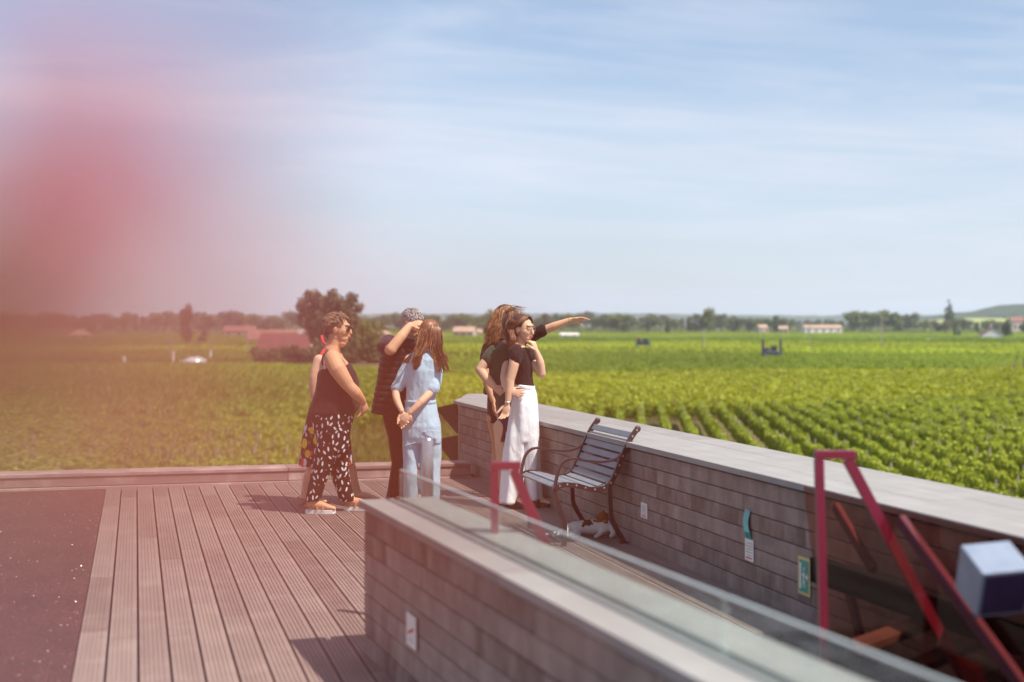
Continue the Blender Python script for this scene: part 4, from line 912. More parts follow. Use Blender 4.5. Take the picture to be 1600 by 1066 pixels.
class Fig:
    def __init__(s, xc, yf, label):
        s.S = (yf - 507) / CAMZ; s.xc = xc; g_ = onz(xc, yf); s.d = FPX / s.S
        s.e = empty('person', (g_.x, g_.y, 0), -TH, label, 'person')
    def p(s, x, y, w=0.0):
        k = (s.d + w) / s.d; return Vector((((x - 800) * k - (s.xc - 800)) / s.S, w, CAMZ - (y - 507) * k / s.S))
    def stack(s, bm, rows, n=22, infl=0.0):
        """rows: (x left px, x right px, y px, half depth m, w m[, tilt px])"""
        R_ = []
        for r in rows:
            xl, xr, y, ry = r[:4]; w_ = r[4] if len(r) > 4 else 0; tl = r[5] if len(r) > 5 else 0
            a = s.p(xl, y - tl, w_); b = s.p(xr, y + tl, w_); c = (a + b) / 2; h = (b - a) / 2; hl = h.length + infl; hd_ = h.normalized()
            R_.append([bm.verts.new(c + hd_ * hl * math.copysign(abs(math.cos(t)) ** .9, math.cos(t)) + Vector((0, (ry + infl) * math.sin(t), 0))) for t in [2 * math.pi * k / n for k in range(n)]])
        for i in range(len(R_) - 1):
            for k in range(n): bm.faces.new((R_[i][k], R_[i][(k + 1) % n], R_[i + 1][(k + 1) % n], R_[i + 1][k]))
        bm.faces.new(R_[0][::-1]); bm.faces.new(R_[-1])
    def limb(s, bm, pts, rad, n=14, sub=3):
        P_ = [s.p(*q) for q in pts]; Q = smooth_path(P_, sub); r_ = []
        for i in range(len(P_) - 1):
            for k in range(sub): t = k / sub; r_.append(rad[i] * (1 - t) + rad[i + 1] * t)
        r_.append(rad[-1]); loft(bm, Q, r_, n); ellip(bm, Q[0], (rad[0],) * 3, seg=12, rings=8); ellip(bm, Q[-1], (rad[-1],) * 3, seg=10, rings=6)
def headrot(yaw, pitch=0, roll=0): return (Matrix.Rotation(R(yaw), 3, 'Z') @ Matrix.Rotation(R(-pitch), 3, 'Y') @ Matrix.Rotation(R(roll), 3, 'X'))
def head(bm, c, rot, k=1.0, neck_to=None, nr=.055, jaw=1.0, chin2=0):
    def E(p, r): ellip(bm, c + rot @ Vector(p) * k, tuple(q * k for q in r), rot, 18, 12)
    E((-.012, 0, .022), (.094, .074, .093)); E((.030, 0, -.020), (.060, .064, .088)); E((.045, 0, -.075), (.042, .046 * jaw, .036)); E((.062, 0, -.098), (.024, .026, .018))
    E((.050, .033, -.025), (.036, .030, .034)); E((.050, -.033, -.025), (.036, .030, .034)); E((.079, 0, .034), (.014, .048, .012))
    loft(bm, [c + rot @ Vector(q) * k for q in ((.080, 0, .022), (.094, 0, .0), (.106, 0, -.022), (.108, 0, -.033), (.090, 0, -.040))], [q * k for q in (.008, .0095, .013, .014, .010)], 10)
    E((.096, 0, -.056), (.009, .021, .006)); E((.094, 0, -.068), (.009, .018, .007))
    for y in (-.077, .077): E((-.006, y, -.010), (.020, .009, .031)); E((.0, y * 1.06, -.004), (.010, .007, .018))
    if chin2: E((.035, 0, -.115), (.04, .045, .03 * chin2))
    if neck_to is not None: loft(bm, [c + rot @ Vector((-.02, 0, -.045)) * k, (c + rot @ Vector((-.02, 0, -.1)) * k).lerp(neck_to, .4), neck_to], [nr * k, nr * k, nr * 1.25 * k], 16)
def face_parts(par, c, rot, k=1.0, lips=True, squint=1.0):
    for sy in (-1, 1):
        bm = bmesh.new(); ellip(bm, c + rot @ Vector((.079, sy * .031, .006)) * k, (.010 * k, .0145 * k, .0075 * k * squint), rot, 10, 8); ey = bobj('eye', bm, EYEW, par, True)
        bm = bmesh.new(); ellip(bm, c + rot @ Vector((.0862, sy * .031, .006)) * k, (.0040 * k, .006 * k, .0058 * k * squint), rot, 8, 6); bobj('iris', bm, EYED, ey, True)
        bm = bmesh.new(); loft(bm, [c + rot @ Vector(q) * k for q in ((.090, sy * .014, .026), (.088, sy * .032, .031), (.076, sy * .052, .025))], [.0028, .0034, .002], 6); bobj('eyebrow', bm, BROW, par)
    if lips:
        bm = bmesh.new(); loft(bm, [c + rot @ Vector(q) * k for q in ((.092, -.023, -.062), (.103, -.008, -.0585), (.104, .0, -.060), (.103, .008, -.0585), (.092, .023, -.062))], [.001, .0042, .0042, .0042, .001], 8)
        loft(bm, [c + rot @ Vector(q) * k for q in ((.092, -.020, -.063), (.1025, .0, -.0685), (.092, .020, -.063))], [.001, .0055, .001], 8); bobj('lips', bm, LIP, par, True)
def glasses(par, c, rot, mat, lens, k=1.0, r=.021):
    bm = bmesh.new()
    for sy in (-1, 1):
        P_ = [c + rot @ Vector((.100 - abs(.034 + .9 * r * math.cos(t)) ** 2 * 3.0, sy * (.033 + r * 1.15 * math.cos(t)), .003 + r * math.sin(t))) * k for t in [2 * math.pi * i / 16 for i in range(17)]]
        loft(bm, P_, .0022, 6); loft(bm, [c + rot @ Vector(q) * k for q in ((.090, sy * .058, .010), (.05, sy * .078, .010), (-.005, sy * .082, .008), (-.02, sy * .080, -.008))], .0022, 6)
    loft(bm, [c + rot @ Vector(q) * k for q in ((.100, -.011, .006), (.104, 0, .009), (.100, .011, .006))], .002, 6); o = bobj('glasses', bm, mat, par)
    for sy in (-1, 1):
        bm = bmesh.new(); vs = [bm.verts.new(c + rot @ Vector((.0985 - abs(.034 + .9 * r * math.cos(t)) ** 2 * 3.0, sy * (.033 + r * 1.12 * math.cos(t)), .003 + r * .97 * math.sin(t))) * k) for t in [2 * math.pi * i / 16 for i in range(16)]]
        bm.faces.new(vs); bobj('lens', bm, lens, o)
def hand(bm, wr, d, n, thumb=1, curl=(.35, .45, .5, .55), k=1.0, spread=.10, tcurl=.3):
    """wr wrist, d pointing direction, n direction the palm faces; thumb = side sign"""
    d = Vector(d).normalized(); n = Vector(n); n = (n - d * n.dot(d)).normalized(); s_ = d.cross(n) * thumb
    wr = Vector(wr)
    rot = Matrix((d, s_, n)).transposed()
    ellip(bm, wr + d * .045 * k, (.052 * k, .038 * k, .0155 * k), rot, 14, 9); ellip(bm, wr + d * .074 * k, (.020 * k, .041 * k, .0125 * k), rot, 12, 8)
    base = [(.030, .084, .072), (.010, .089, .080), (-.010, .087, .074), (-.029, .080, .058)]
    for (so_, do_, Ln), cu in zip(base, curl):
        b = wr + (s_ * so_ + d * do_) * k; dd = (d + s_ * so_ * spread * 45).normalized(); P_ = [b - dd * .02 * k, b]; ang = 0
        for seg, fr_ in enumerate((.45, .32, .23)):
            ang += cu * (1.0, 1.15, .8)[seg]; P_.append(P_[-1] + (dd * math.cos(ang) + n * math.sin(ang)) * Ln * fr_ * k)
        loft(bm, P_, [.0092 * k, .0092 * k, .0085 * k, .0078 * k, .0066 * k], 8)
        ellip(bm, P_[-1], (.0066 * k,) * 3, seg=8, rings=6)
    b = wr + (s_ * .022 + d * .015) * k; t1 = (d * .72 + s_ * .62 + n * tcurl).normalized(); t2 = (d * .9 + s_ * .25 + n * (tcurl + .15)).normalized()
    P_ = [b, b + t1 * .040 * k, b + t1 * .040 * k + t2 * .030 * k, b + t1 * .040 * k + t2 * .055 * k]; loft(bm, P_, [.014 * k, .0115 * k, .0098 * k, .0075 * k], 8); ellip(bm, P_[-1], (.0075 * k,) * 3, seg=8, rings=6)
def foot(bm, ank, d, ln=.235, z=0.02, wd=.042):
    d = Vector((d[0], d[1], 0)).normalized(); a = Vector(ank); h = Vector((a.x, a.y, 0)) - d * ln * .22
    P_ = [h + Vector((0, 0, z + .032)), h + d * ln * .2 + Vector((0, 0, z + .048)), h + d * ln * .5 + Vector((0, 0, z + .036)), h + d * ln * .78 + Vector((0, 0, z + .022)), h + d * ln * 1.0 + Vector((0, 0, z + .014))]
    loft(bm, P_, [(.030, .030), (.036, .046), (.036, .036), (.022, wd), (.012, .030)], 12, (0, 0, 1))
    for i in range(5): t = d.cross(Vector((0, 0, 1))); q = h + d * ln * (1.0 - .018 * abs(i - 1)) + t * (.030 - i * .015); ellip(bm, q + Vector((0, 0, z + .012)), (.012, .0085, .009), seg=8, rings=6)
    loft(bm, [a, Vector((a.x, a.y, z + .04))], [.036, .038], 12)
def shoe(f, ank, d, ln, mat, solemat, zt=.012, closed=False, straps=True, sw=.046, heel=.0):
    d = Vector((d[0], d[1], 0)).normalized(); t = Vector((-d.y, d.x, 0)); a = Vector(ank); h = Vector((a.x, a.y, 0)) - d * (ln * .22 + .012)
    bm = bmesh.new(); out = [(-.0, -.6), (.04, -.8), (.3, -.78), (.7, -1.05), (.93, -.75), (1.02, -.1), (1.0, .35), (.9, .8), (.7, 1.0), (.3, .72), (.04, .75), (0, .5)]
    prism(bm, [((h + d * q[0] * (ln + .012) + t * q[1] * sw).x, (h + d * q[0] * (ln + .012) + t * q[1] * sw).y) for q in out], .001, zt); bmesh.ops.bevel(bm, geom=bm.edges[:], offset=.002, segments=1, affect='EDGES'); so_ = bobj('sole', bm, solemat, f.e)
    if closed:
        bm = bmesh.new(); loft(bm, [h + d * .02 + Vector((0, 0, .05)), h + d * ln * .35 + Vector((0, 0, .052)), h + d * ln * .7 + Vector((0, 0, .035)), h + d * ln + Vector((0, 0, .024))], [(.045, .036), (.05, .042), (.034, .048), (.018, .034)], 14, (0, 0, 1)); bobj('shoe', bm, mat, f.e, True)
    elif straps:
        bm = bmesh.new()
        for q0, zz_, ww in ((.72, .042, 1.0), (.52, .062, .95), (.30, .085, .85)):
            P_ = [h + d * (q0 * ln + dx) + t * ww * sw * math.cos(u) + Vector((0, 0, zt + (zz_) * math.sin(u))) for dx, u in [(.018 * math.cos(v_ * math.pi / 8), v_ * math.pi / 8) for v_ in range(9)]]
            loft(bm, P_, [(.003, .010)] * 9, 6, d)
        P_ = [h + d * ln * .3 + t * sw * .85 + Vector((0, 0, .05)), h + d * .0 + t * .03 + Vector((0, 0, .065)), h - d * .012 + Vector((0, 0, .067)), h - t * .03 + Vector((0, 0, .065)), h + d * ln * .3 - t * sw * .85 + Vector((0, 0, .05))]
        loft(bm, smooth_path(P_, 3), .005, 6); bobj('strap', bm, mat, f.e)
def lock(bm, pts, r, mi, flat_=.5, n=5, sub=4):
    Q = smooth_path(pts, sub); m = len(Q); rd = [(r * (.55 + .6 * math.sin(math.pi * min(1, .15 + i / m * .75))) * (1 if i < m - 3 else (m - i) / 4 + .05), 0) for i in range(m)]
    loft(bm, Q, [(a * flat_, a) for a, _ in rd], n, (0, 0, 1), True, mi)
def folds(a=.006, sx=9, sz=2.2, seed=0, z1=None, extra=None):
    def f_(c, n):
        v = noise.noise(Vector((c[0] * sx + seed, c[1] * sx, c[2] * sz))) * a + noise.noise(Vector((c[0] * sx * 2.3, c[1] * sx * 2.3 + seed, c[2] * sz * 2.6))) * a * .45
        if extra: v += extra(c, n)
        return v
    return f_
def cap_hair(bm, c, rot, k=1.0, infl=.012, back=.0):
    """skull cap that leaves the face free"""
    ellip(bm, c + rot @ Vector((-.026 - back, 0, .036)) * k, ((.094 + infl) * k, (.076 + infl) * k, (.088 + infl) * k), rot, 20, 14)
def trim_cap(bm, c, rot, k=1.0, x0=.048, zface=.045):
    """delete cap vertices in front of the face"""
    inv = rot.inverted(); dl = []
    for v in bm.verts:
        q = inv @ (v.co - c) / k
        if (q.x > x0 - .0 and q.z < zface) or (q.x > .005 and q.z < .0) or (q.x > -.03 and q.z < -.045): dl.append(v)
    bmesh.ops.delete(bm, geom=dl, context='VERTS')

# ---------------------------------------------------------------- 1: short haired woman in patterned trousers
random.seed(101)
f = Fig(522, 801, 'person with short light brown hair, black strappy top and white leaf print trousers, walking right')
c = f.p(529, 514); hr_ = headrot(-8, -2); nb = f.p(519, 549)
TOR = [(509, 528, 549, .11), (505, 534, 554, .165), (499, 545, 566, .18), (497, 555, 580, .18), (497, 559, 594, .165), (493, 557, 610, .17), (487, 556, 626, .185), (485, 554, 642, .19), (492, 546, 662, .16), (500, 540, 680, .12)]
bm = bmesh.new(); head(bm, c, hr_, 1.02, nb, .058, 1.12, 1.1); f.stack(bm, [(a + 1.5, b - 1.5, y, r - .008) for a, b, y, r in TOR])
f.limb(bm, [(520, 560, -.155), (528, 577, -.20), (545, 603, -.20)], [.070, .072, .052]); f.limb(bm, [(545, 603, -.20), (556, 614, -.19), (567, 627, -.10)], [.052, .049, .030])
f.limb(bm, [(524, 560, .155), (535, 580, .20), (548, 604, .18)], [.068, .066, .05]); f.limb(bm, [(548, 604, .18), (558, 618, .10), (565, 628, -.03)], [.05, .044, .029])
hand(bm, f.p(567, 628, -.095), (.25, .35, -.85), (-.5, .6, 0), -1, (.5, .7, .8, .9), .95); hand(bm, f.p(564, 629, -.04), (-.05, -.15, -1), (-1, -.3, 0), 1, (.15, .2, .25, .3), .98)
f.limb(bm, [(513, 680, -.07), (503, 735, -.075), (490, 785, -.06)], [.055, .05, .04]); f.limb(bm, [(524, 680, .07), (531, 735, .11), (548, 783, .14)], [.055, .05, .04])
foot(bm, f.p(490, 788, -.06), (1, -.12), .235, .032); foot(bm, f.p(549, 786, .14), (1, -.05), .235, .032)
remesh('body', bm, .006, SK1, f.e, 3)
face_parts(f.e, c, hr_, 1.02); glasses(f.e, c, hr_, flat('glasses_frame', (.03, .02, .02), .3), flat('sun_lens', (.02, .015, .015), .05), 1.02, .022)
BK1 = cloth('black_jersey', (.022, .010, .010)); TANK = [(505, 532, 567, .150, 0, -3), (500, 549, 573, .178, 0, -4), (497, 557, 583, .19, 0), (496, 561, 595, .178), (493, 560, 610, .182), (488, 558, 626, .195), (483, 557, 640, .205), (483, 556, 646, .208)]
bm = bmesh.new(); f.stack(bm, TANK); remesh('tank_top', bm, .008, BK1, f.e, 4, folds(.009, 7, 6, 3))
bm = bmesh.new()
for sw_ in (-.135, .12): loft(bm, smooth_path([f.p(505, 571, sw_ * 1.25), f.p(504, 561, sw_ * 1.18), f.p(509, 552, sw_), f.p(520, 549, sw_ * .95), f.p(532, 558, sw_), f.p(540, 572, sw_ * 1.1)], 4), [(.004, .008)] * 21, 6, (0, 1, 0))
bobj('strap', bm, BK1, f.e)
bm = bmesh.new(); loft(bm, smooth_path([f.p(508, 577, -.182), f.p(507, 566, -.178), f.p(512, 556, -.160), f.p(521, 551, -.140), f.p(528, 551, -.125)], 4), .0055, 6); bobj('strap', bm, flat('white_strap', (.75, .75, .78), .5), f.e)
# trousers with white leaf print
LP = MT('leaf_print', .8, 0, .2); 
def spots(m, scale, a_, b_, src='Object', seed=0.0):
    vt = m.N.new('ShaderNodeTexVoronoi'); vt.feature = 'F1'; vt.inputs['Scale'].default_value = 1; vt.inputs['Randomness'].default_value = .75
    v = m.vec((scale, scale, scale * .78), src); m.L.new(v, vt.inputs['Vector'])
    sub = m.N.new('ShaderNodeVectorMath'); sub.operation = 'SUBTRACT'; m.L.new(v, sub.inputs[0]); m.L.new(vt.outputs['Position'], sub.inputs[1])
    sep = m.N.new('ShaderNodeSeparateColor'); m.L.new(vt.outputs['Color'], sep.inputs[0]); ang = m.math('MULTIPLY_ADD', sep.outputs[0], 1.9, -.95)
    vr = m.N.new('ShaderNodeVectorRotate'); vr.rotation_type = 'AXIS_ANGLE'; vr.inputs['Axis'].default_value = (0, 1, 0); m.L.new(sub.outputs[0], vr.inputs['Vector']); m.L.new(ang, vr.inputs['Angle'])
    ss = m.N.new('ShaderNodeSeparateXYZ'); m.L.new(vr.outputs[0], ss.inputs[0])
    ex = m.math('POWER', m.math('DIVIDE', ss.outputs[0], a_), 2); ez = m.math('POWER', m.math('DIVIDE', ss.outputs[2], b_), 2); ey = m.math('POWER', m.math('DIVIDE', ss.outputs[1], .55), 2)
    return m.math('LESS_THAN', m.math('ADD', m.math('ADD', ex, ez), ey), 1.0), sep, vt
fc, _s, _v = spots(LP, 23, .17, .37); LP.col(LP.mix(fc, (.022, .010, .010), (.74, .70, .70)))
bm = bmesh.new(); f.stack(bm, [(486, 554, 639, .198), (486, 552, 655, .20), (491, 548, 672, .19), (496, 546, 690, .175), (498, 546, 706, .15)])
f.stack(bm, [(502, 525, 660, .07, -.08), (497, 530, 680, .09, -.085), (494, 530, 696, .095, -.08), (491, 529, 712, .092, -.075), (487, 518, 735, .09, -.07), (482, 508, 760, .085, -.06), (478, 500, 783, .08, -.055)])
f.stack(bm, [(512, 540, 665, .07, .08), (510, 546, 690, .09, .085), (511, 545, 712, .092, .09), (515, 545, 735, .09, .10), (523, 549, 760, .085, .12), (531, 555, 782, .08, .13)])
remesh('trousers', bm, .008, LP.m, f.e, 10, folds(.010, 12, 2.0, 5))
SAND = flat('tan_sandal', (.42, .20, .12), .5); SOLW = flat('white_sole', (.72, .70, .68), .5)
for a_, d_ in ((f.p(490, 788, -.06), (1, -.12)), (f.p(549, 786, .14), (1, -.05))): shoe(f, a_, d_, .235, SAND, SOLW, .034)
bm = bmesh.new(); cap_hair(bm, c, hr_, 1.02, .010, .004); trim_cap(bm, c, hr_, 1.02, .055, .06)
for i in range(760):
    th_ = random.uniform(-1.25, 1.25); ph = random.uniform(-.2, 3.0); r0 = .098
    def sk(ph_, th2, r): return c + hr_ @ (Vector((math.cos(ph_) * math.cos(th2) * r * 1.02 - .020, math.sin(th2) * r * .88, math.sin(ph_) * math.cos(th2) * r + .030)) * 1.02)
    e_loc = Vector((math.cos(ph) * math.cos(th_), 0, math.sin(ph) * math.cos(th_)))
    if (e_loc.x * .1 - .02 > .025 and e_loc.z * .1 + .03 < .085) or (e_loc.x > .12 and e_loc.z * .1 < .035): continue
    dph = -random.uniform(.25, .42) if ph < 1.5 else random.uniform(.35, .75)
    lock(bm, [sk(ph, th_, r0 + .004), sk(ph + dph * .5, th_ * 1.10, r0 + random.uniform(.010, .018)), sk(ph + dph, th_ * 1.16, r0 + random.uniform(.002, .010))], .0040, random.choices((0, 1, 2), (5, 4, 1.6 if ph > .9 else .5))[0], .5, 4, 3)
for i in range(60):
    y_ = random.uniform(-.062, .062); P0 = Vector((-.095, y_, -.01)); lock(bm, [c + hr_ @ q for q in (P0, P0 + Vector((-.010, 0, -.04)), P0 + Vector((.022, 0, -.085)))], .007, random.choices((0, 1), (3, 1))[0], .5, 4, 3)
bobj('hair', bm, HB1, f.e, True)
bm = bmesh.new(); ellip(bm, f.p(560, 624, -.130), (.034, .036, .009), Matrix.Rotation(R(40), 3, 'Y'), 12, 5); bobj('bracelet', bm, flat('bracelet_brown', (.08, .04, .03), .4), f.e)

# ---------------------------------------------------------------- 2: floral dress woman behind
f = Fig(522, 788, 'person in black dress with floral hem mostly hidden behind the short haired person')
c = f.p(527, 519, .05); hr_ = headrot(-5, -4); nb = f.p(515, 552)
bm = bmesh.new(); head(bm, c, hr_, .98, nb, .05); f.stack(bm, [(504, 522, 551, .09), (498, 530, 558, .15), (496, 538, 575, .15), (498, 540, 600, .13), (496, 538, 625, .14), (493, 540, 660, .16), (494, 540, 690, .14)])
f.limb(bm, [(499, 563, -.14), (491, 590, -.17), (491, 616, -.16)], [.050, .042, .038]); f.limb(bm, [(491, 616, -.16), (500, 640, -.14), (512, 660, -.08)], [.038, .033, .025]); hand(bm, f.p(512, 661, -.08), (.4, 0, -.9), (0, 1, 0), 1)
f.limb(bm, [(504, 563, .14), (520, 590, .18), (530, 612, .16)], [.048, .042, .036]); f.limb(bm, [(530, 612, .16), (536, 630, .08), (540, 645, 0)], [.036, .030, .024]); hand(bm, f.p(540, 646, 0), (.3, -.2, -.9), (-1, 0, 0), 1)
f.limb(bm, [(505, 690, -.08), (490, 730, -.07), (482, 752, -.06), (476, 776, -.05)], [.08, .055, .052, .033]); f.limb(bm, [(530, 690, .09), (546, 728, .10), (551, 752, .10), (560, 774, .11)], [.08, .055, .050, .033])
foot(bm, f.p(478, 779, -.05), (1, .0), .225, .02); foot(bm, f.p(561, 776, .11), (1, .1), .225, .02); remesh('body', bm, .0065, SK2, f.e, 3); face_parts(f.e, c, hr_, .98)
FL = MT('floral_cloth', .8, 0, .2); f1_, s1_, _ = spots(FL, 12, .45, .42); f2_, s2_, _ = spots(FL, 20, .34, .32); f3, s3, _ = spots(FL, 13, .12, .12)
sepz = FL.N.new('ShaderNodeSeparateXYZ'); FL.L.new(FL.tc.outputs['Object'], sepz.inputs[0]); band = FL.math('LESS_THAN', FL.math('ADD', sepz.outputs[2], FL.math('MULTIPLY', FL.noise(FL.vec(), 9, 2), .18)), .78)
petal = FL.ramp(s1_.outputs[1], [(0, (.85, .50, .04)), (.45, (.66, .05, .04)), (.58, (.85, .55, .05)), (.8, (.75, .66, .70))]); FL.N[-1].color_ramp.interpolation = 'CONSTANT'
pet2 = FL.ramp(s2_.outputs[1], [(0, (.66, .06, .04)), (.4, (.70, .62, .66)), (.7, (.10, .12, .03))]); FL.N[-1].color_ramp.interpolation = 'CONSTANT'
base = FL.mix(FL.math('MULTIPLY', f2_, band), (.026, .011, .011), pet2); base = FL.mix(FL.math('MULTIPLY', f1_, band), base, petal); base = FL.mix(FL.math('MULTIPLY', f3, band), base, (.85, .66, .35)); FL.col(base)
bm = bmesh.new(); f.stack(bm, [(503, 533, 563, .145, 0, -3), (496, 540, 575, .16), (496, 542, 600, .145), (492, 541, 618, .15), (483, 543, 640, .18), (476, 546, 665, .20), (471, 549, 695, .22), (466, 552, 727, .235)]); remesh('dress', bm, .008, FL.m, f.e, 4, folds(.009, 10, 1.5, 9))
RST = flat('red_strap', (.62, .04, .05), .6); bm = bmesh.new()
loft(bm, smooth_path([f.p(503, 524, -.08), f.p(505, 534, -.10), f.p(511, 541, -.10), f.p(505, 549, -.125), f.p(499, 562, -.15), f.p(497, 572, -.15)], 3), [(.006, .014)] * 16, 6, (0, 1, 0)); bobj('strap', bm, RST, f.e)
for a_, d_ in ((f.p(478, 779, -.05), (1, 0)), (f.p(561, 776, .11), (1, .1))): shoe(f, a_, d_, .225, flat('orange_sandal', (.60, .16, .08), .5), flat('brown_sole', (.25, .10, .06), .6), .018)
bm = bmesh.new(); q = f.p(561, 776, .06); ellip(bm, q + Vector((.05, -.03, -.02)), (.03, .014, .014)); bobj('sandal_ornament', bm, flat('turquoise_bead', (.04, .25, .22), .4), f.e)
bm = bmesh.new(); cap_hair(bm, c, hr_, .98, .008); trim_cap(bm, c, hr_, .98); bobj('hair', bm, [HB[0]], f.e, True)
FH2 = f

# ---------------------------------------------------------------- 3: man in quilted vest
random.seed(103)
f = Fig(618, 789, 'person with grey hair and dark quilted vest shading the forehead with one hand')
c = f.p(645, 506.5, 0); hr_ = headrot(-38, -20, -6); nb = f.p(628, 533, 0)
TOR = [(618, 640, 528, .09), (606, 650, 535, .16), (598, 654, 548, .155), (596, 652, 575, .15), (593, 650, 605, .15), (594, 643, 632, .14), (606, 638, 660, .11)]
bm = bmesh.new(); head(bm, c, hr_, 1.0, nb, .062, 1.1); f.stack(bm, TOR)
f.limb(bm, [(606, 540, -.12), (606, 545, -.24), (612, 546, -.33)], [.062, .056, .047]); f.limb(bm, [(611, 546, -.33), (627, 526, -.29), (641, 508, -.21)], [.047, .044, .028])
hand(bm, f.p(641, 508, -.21), (.80, .12, .16), (.25, .6, -.6), -1, (.25, .3, .35, .4), 1.0, .05, .2)
f.limb(bm, [(652, 545, .10), (660, 575, .12), (658, 602, .08)], [.06, .05, .045]); f.limb(bm, [(658, 602, .08), (650, 625, .0), (645, 640, -.05)], [.045, .04, .028]); hand(bm, f.p(645, 641, -.05), (-.1, -.1, -1), (0, 1, 0), 1)
f.limb(bm, [(618, 665, -.04), (622, 722, -.03), (616, 780, 0)], [.055, .05, .04]); f.limb(bm, [(632, 665, .06), (634, 722, .09), (640, 776, .12)], [.055, .05, .04]); foot(bm, f.p(615, 782, 0), (.6, -.7), .25, .02); foot(bm, f.p(641, 780, .14), (.8, -.6), .25, .02)
remesh('body', bm, .006, SK3, f.e, 3); face_parts(f.e, c, hr_, 1.0, True)
VST = cloth('quilted_nylon', (.030, .015, .018), 30, .5)
def quilt(cc, n): 
    q = (cc[2] * 1 / .052) % 1.0; return -.010 * (1 - min(1, abs(q - .5) * 2) ** .6) * 0 + .007 * abs(math.sin(math.pi * q)) ** .7
bm = bmesh.new(); f.stack(bm, [(616, 642, 525, .085, 0, -2), (605, 652, 533, .165, 0, -3), (597, 656, 545, .175), (593, 655, 572, .17), (589, 651, 600, .17), (584, 648, 625, .175), (580, 644, 647, .18, 0, 3)]); remesh('quilted_vest', bm, .007, VST, f.e, 3, folds(.004, 8, 5, 2, extra=quilt))
bm = bmesh.new(); zl = [f.p(641 - i * .4, 545 + i * 12, -.182) for i in range(9)]; loft(bm, zl, .005, 6); bobj('zip', bm, flat('zip_metal', (.10, .07, .07), .4, .5), f.e)
bm = bmesh.new(); loft(bm, smooth_path([f.p(616, 530, -.05), f.p(624, 534, -.12), f.p(636, 537, -.13), f.p(644, 530, -.06)], 3), [(.012, .022)] * 10, 8, (0, 0, 1)); bobj('collar', bm, VST, f.e, True)
TSH = cloth('plum_cotton', (.050, .022, .034)); bm = bmesh.new(); f.limb(bm, [(608, 538, -.08), (604, 541, -.18), (607, 543, -.26)], [.082, .080, .074]); remesh('sleeve', bm, .008, TSH, f.e, 3, folds(.006, 14, 8, 1))
BT_ = cloth('black_trousers', (.030, .010, .012), 60, .8, .05)
bm = bmesh.new(); f.stack(bm, [(594, 645, 636, .165), (600, 644, 658, .16), (606, 643, 680, .15), (611, 642, 695, .12)]); f.stack(bm, [(608, 630, 655, .07, -.06), (606, 632, 680, .09, -.06), (612, 634, 722, .08, -.03), (607, 632, 755, .075, 0), (602, 630, 784, .075, 0)]); f.stack(bm, [(622, 644, 685, .09, .07), (622, 645, 722, .08, .09), (624, 648, 755, .075, .1), (626, 652, 780, .075, .12)]); remesh('trousers', bm, .008, BT_, f.e, 4, folds(.007, 11, 3, 8))
BKS = flat('black_leather', (.02, .015, .015), .4)
shoe(f, f.p(615, 782, 0), (.6, -.7), .25, BKS, BKS, .02, True); shoe(f, f.p(641, 780, .14), (.8, -.6), .25, BKS, BKS, .02, True)
bm = bmesh.new(); cap_hair(bm, c, hr_, 1.0, .008); trim_cap(bm, c, hr_, 1.0, .056, .058)
for i in range(420):
    ph = random.uniform(.25, 3.1); th_ = random.uniform(-1.2, 1.2); r0 = .099
    if ph < .5 and abs(th_) < .6: continue
    def sk(ph_, th2, r): return c + hr_ @ Vector((math.cos(ph_) * math.cos(th2) * r - .024, math.sin(th2) * r * .86, math.sin(ph_) * math.cos(th2) * r + .030))
    dph = -.28 if ph < 1.9 else .28
    lock(bm, [sk(ph, th_, r0), sk(ph + dph * .5, th_ * 1.08, r0 + .010), sk(ph + dph, th_ * 1.12, r0 + .004)], .006, random.choices((0, 1, 2), (3, 4, 2))[0], .5, 4, 2)
bobj('hair', bm, HBG, f.e, True)

# ---------------------------------------------------------------- 4: woman in pale blue jumpsuit seen from behind
random.seed(104)
f = Fig(660, 796, 'person in pale blue jumpsuit seen from behind, long hair, hands clasped behind the back')
c = f.p(674, 522, .02); hr_ = headrot(52, -6, 4); nb = f.p(664, 549, 0)
bm = bmesh.new(); head(bm, c, hr_, .98, nb, .048); f.stack(bm, [(652, 678, 549, .06), (638, 686, 557, .09), (638, 686, 575, .11), (638, 682, 600, .10), (638, 678, 625, .095), (634, 684, 655, .11), (632, 686, 680, .11)])
f.limb(bm, [(640, 563, 0), (628, 586, .03), (618, 606, .02)], [.047, .040, .034]); f.limb(bm, [(618, 606, .02), (620, 624, -.08), (628, 642, -.175)], [.034, .032, .0215])
f.limb(bm, [(684, 566, 0), (680, 592, .03), (674, 612, -.07)], [.047, .041, .036]); f.limb(bm, [(674, 612, -.07), (658, 628, -.165), (641, 645, -.20)], [.036, .033, .0225])
hand(bm, f.p(628.5, 644, -.175), (.28, -.10, -1), (-.1, -1, 0), 1, (.35, .5, .6, .6), .95); hand(bm, f.p(640, 646, -.205), (-.55, -.10, -.85), (0, 1, 0), 1, (.3, .35, .4, .4), .95)
f.limb(bm, [(644, 690, 0), (642, 740, 0), (644, 784, .02)], [.055, .05, .04]); f.limb(bm, [(670, 690, .02), (671, 740, .03), (672, 786, .04)], [.055, .05, .04]); foot(bm, f.p(644, 788, 0), (-.2, 1), .23, .02); foot(bm, f.p(673, 787, .04), (.3, 1), .23, .02)
remesh('body', bm, .0055, SK2, f.e, 2)
DEN = cloth('pale_blue_cotton', (.44, .60, .72), 50, .8, .05)
bm = bmesh.new(); f.stack(bm, [(654, 680, 546, .065), (642, 688, 553, .10), (636, 692, 562, .115), (637, 689, 580, .125), (635, 684, 602, .12), (634, 681, 622, .108), (633, 682, 630, .108), (631, 685, 645, .125), (629, 689, 665, .14), (629, 690, 682, .135), (630, 690, 692, .12)], infl=.0)
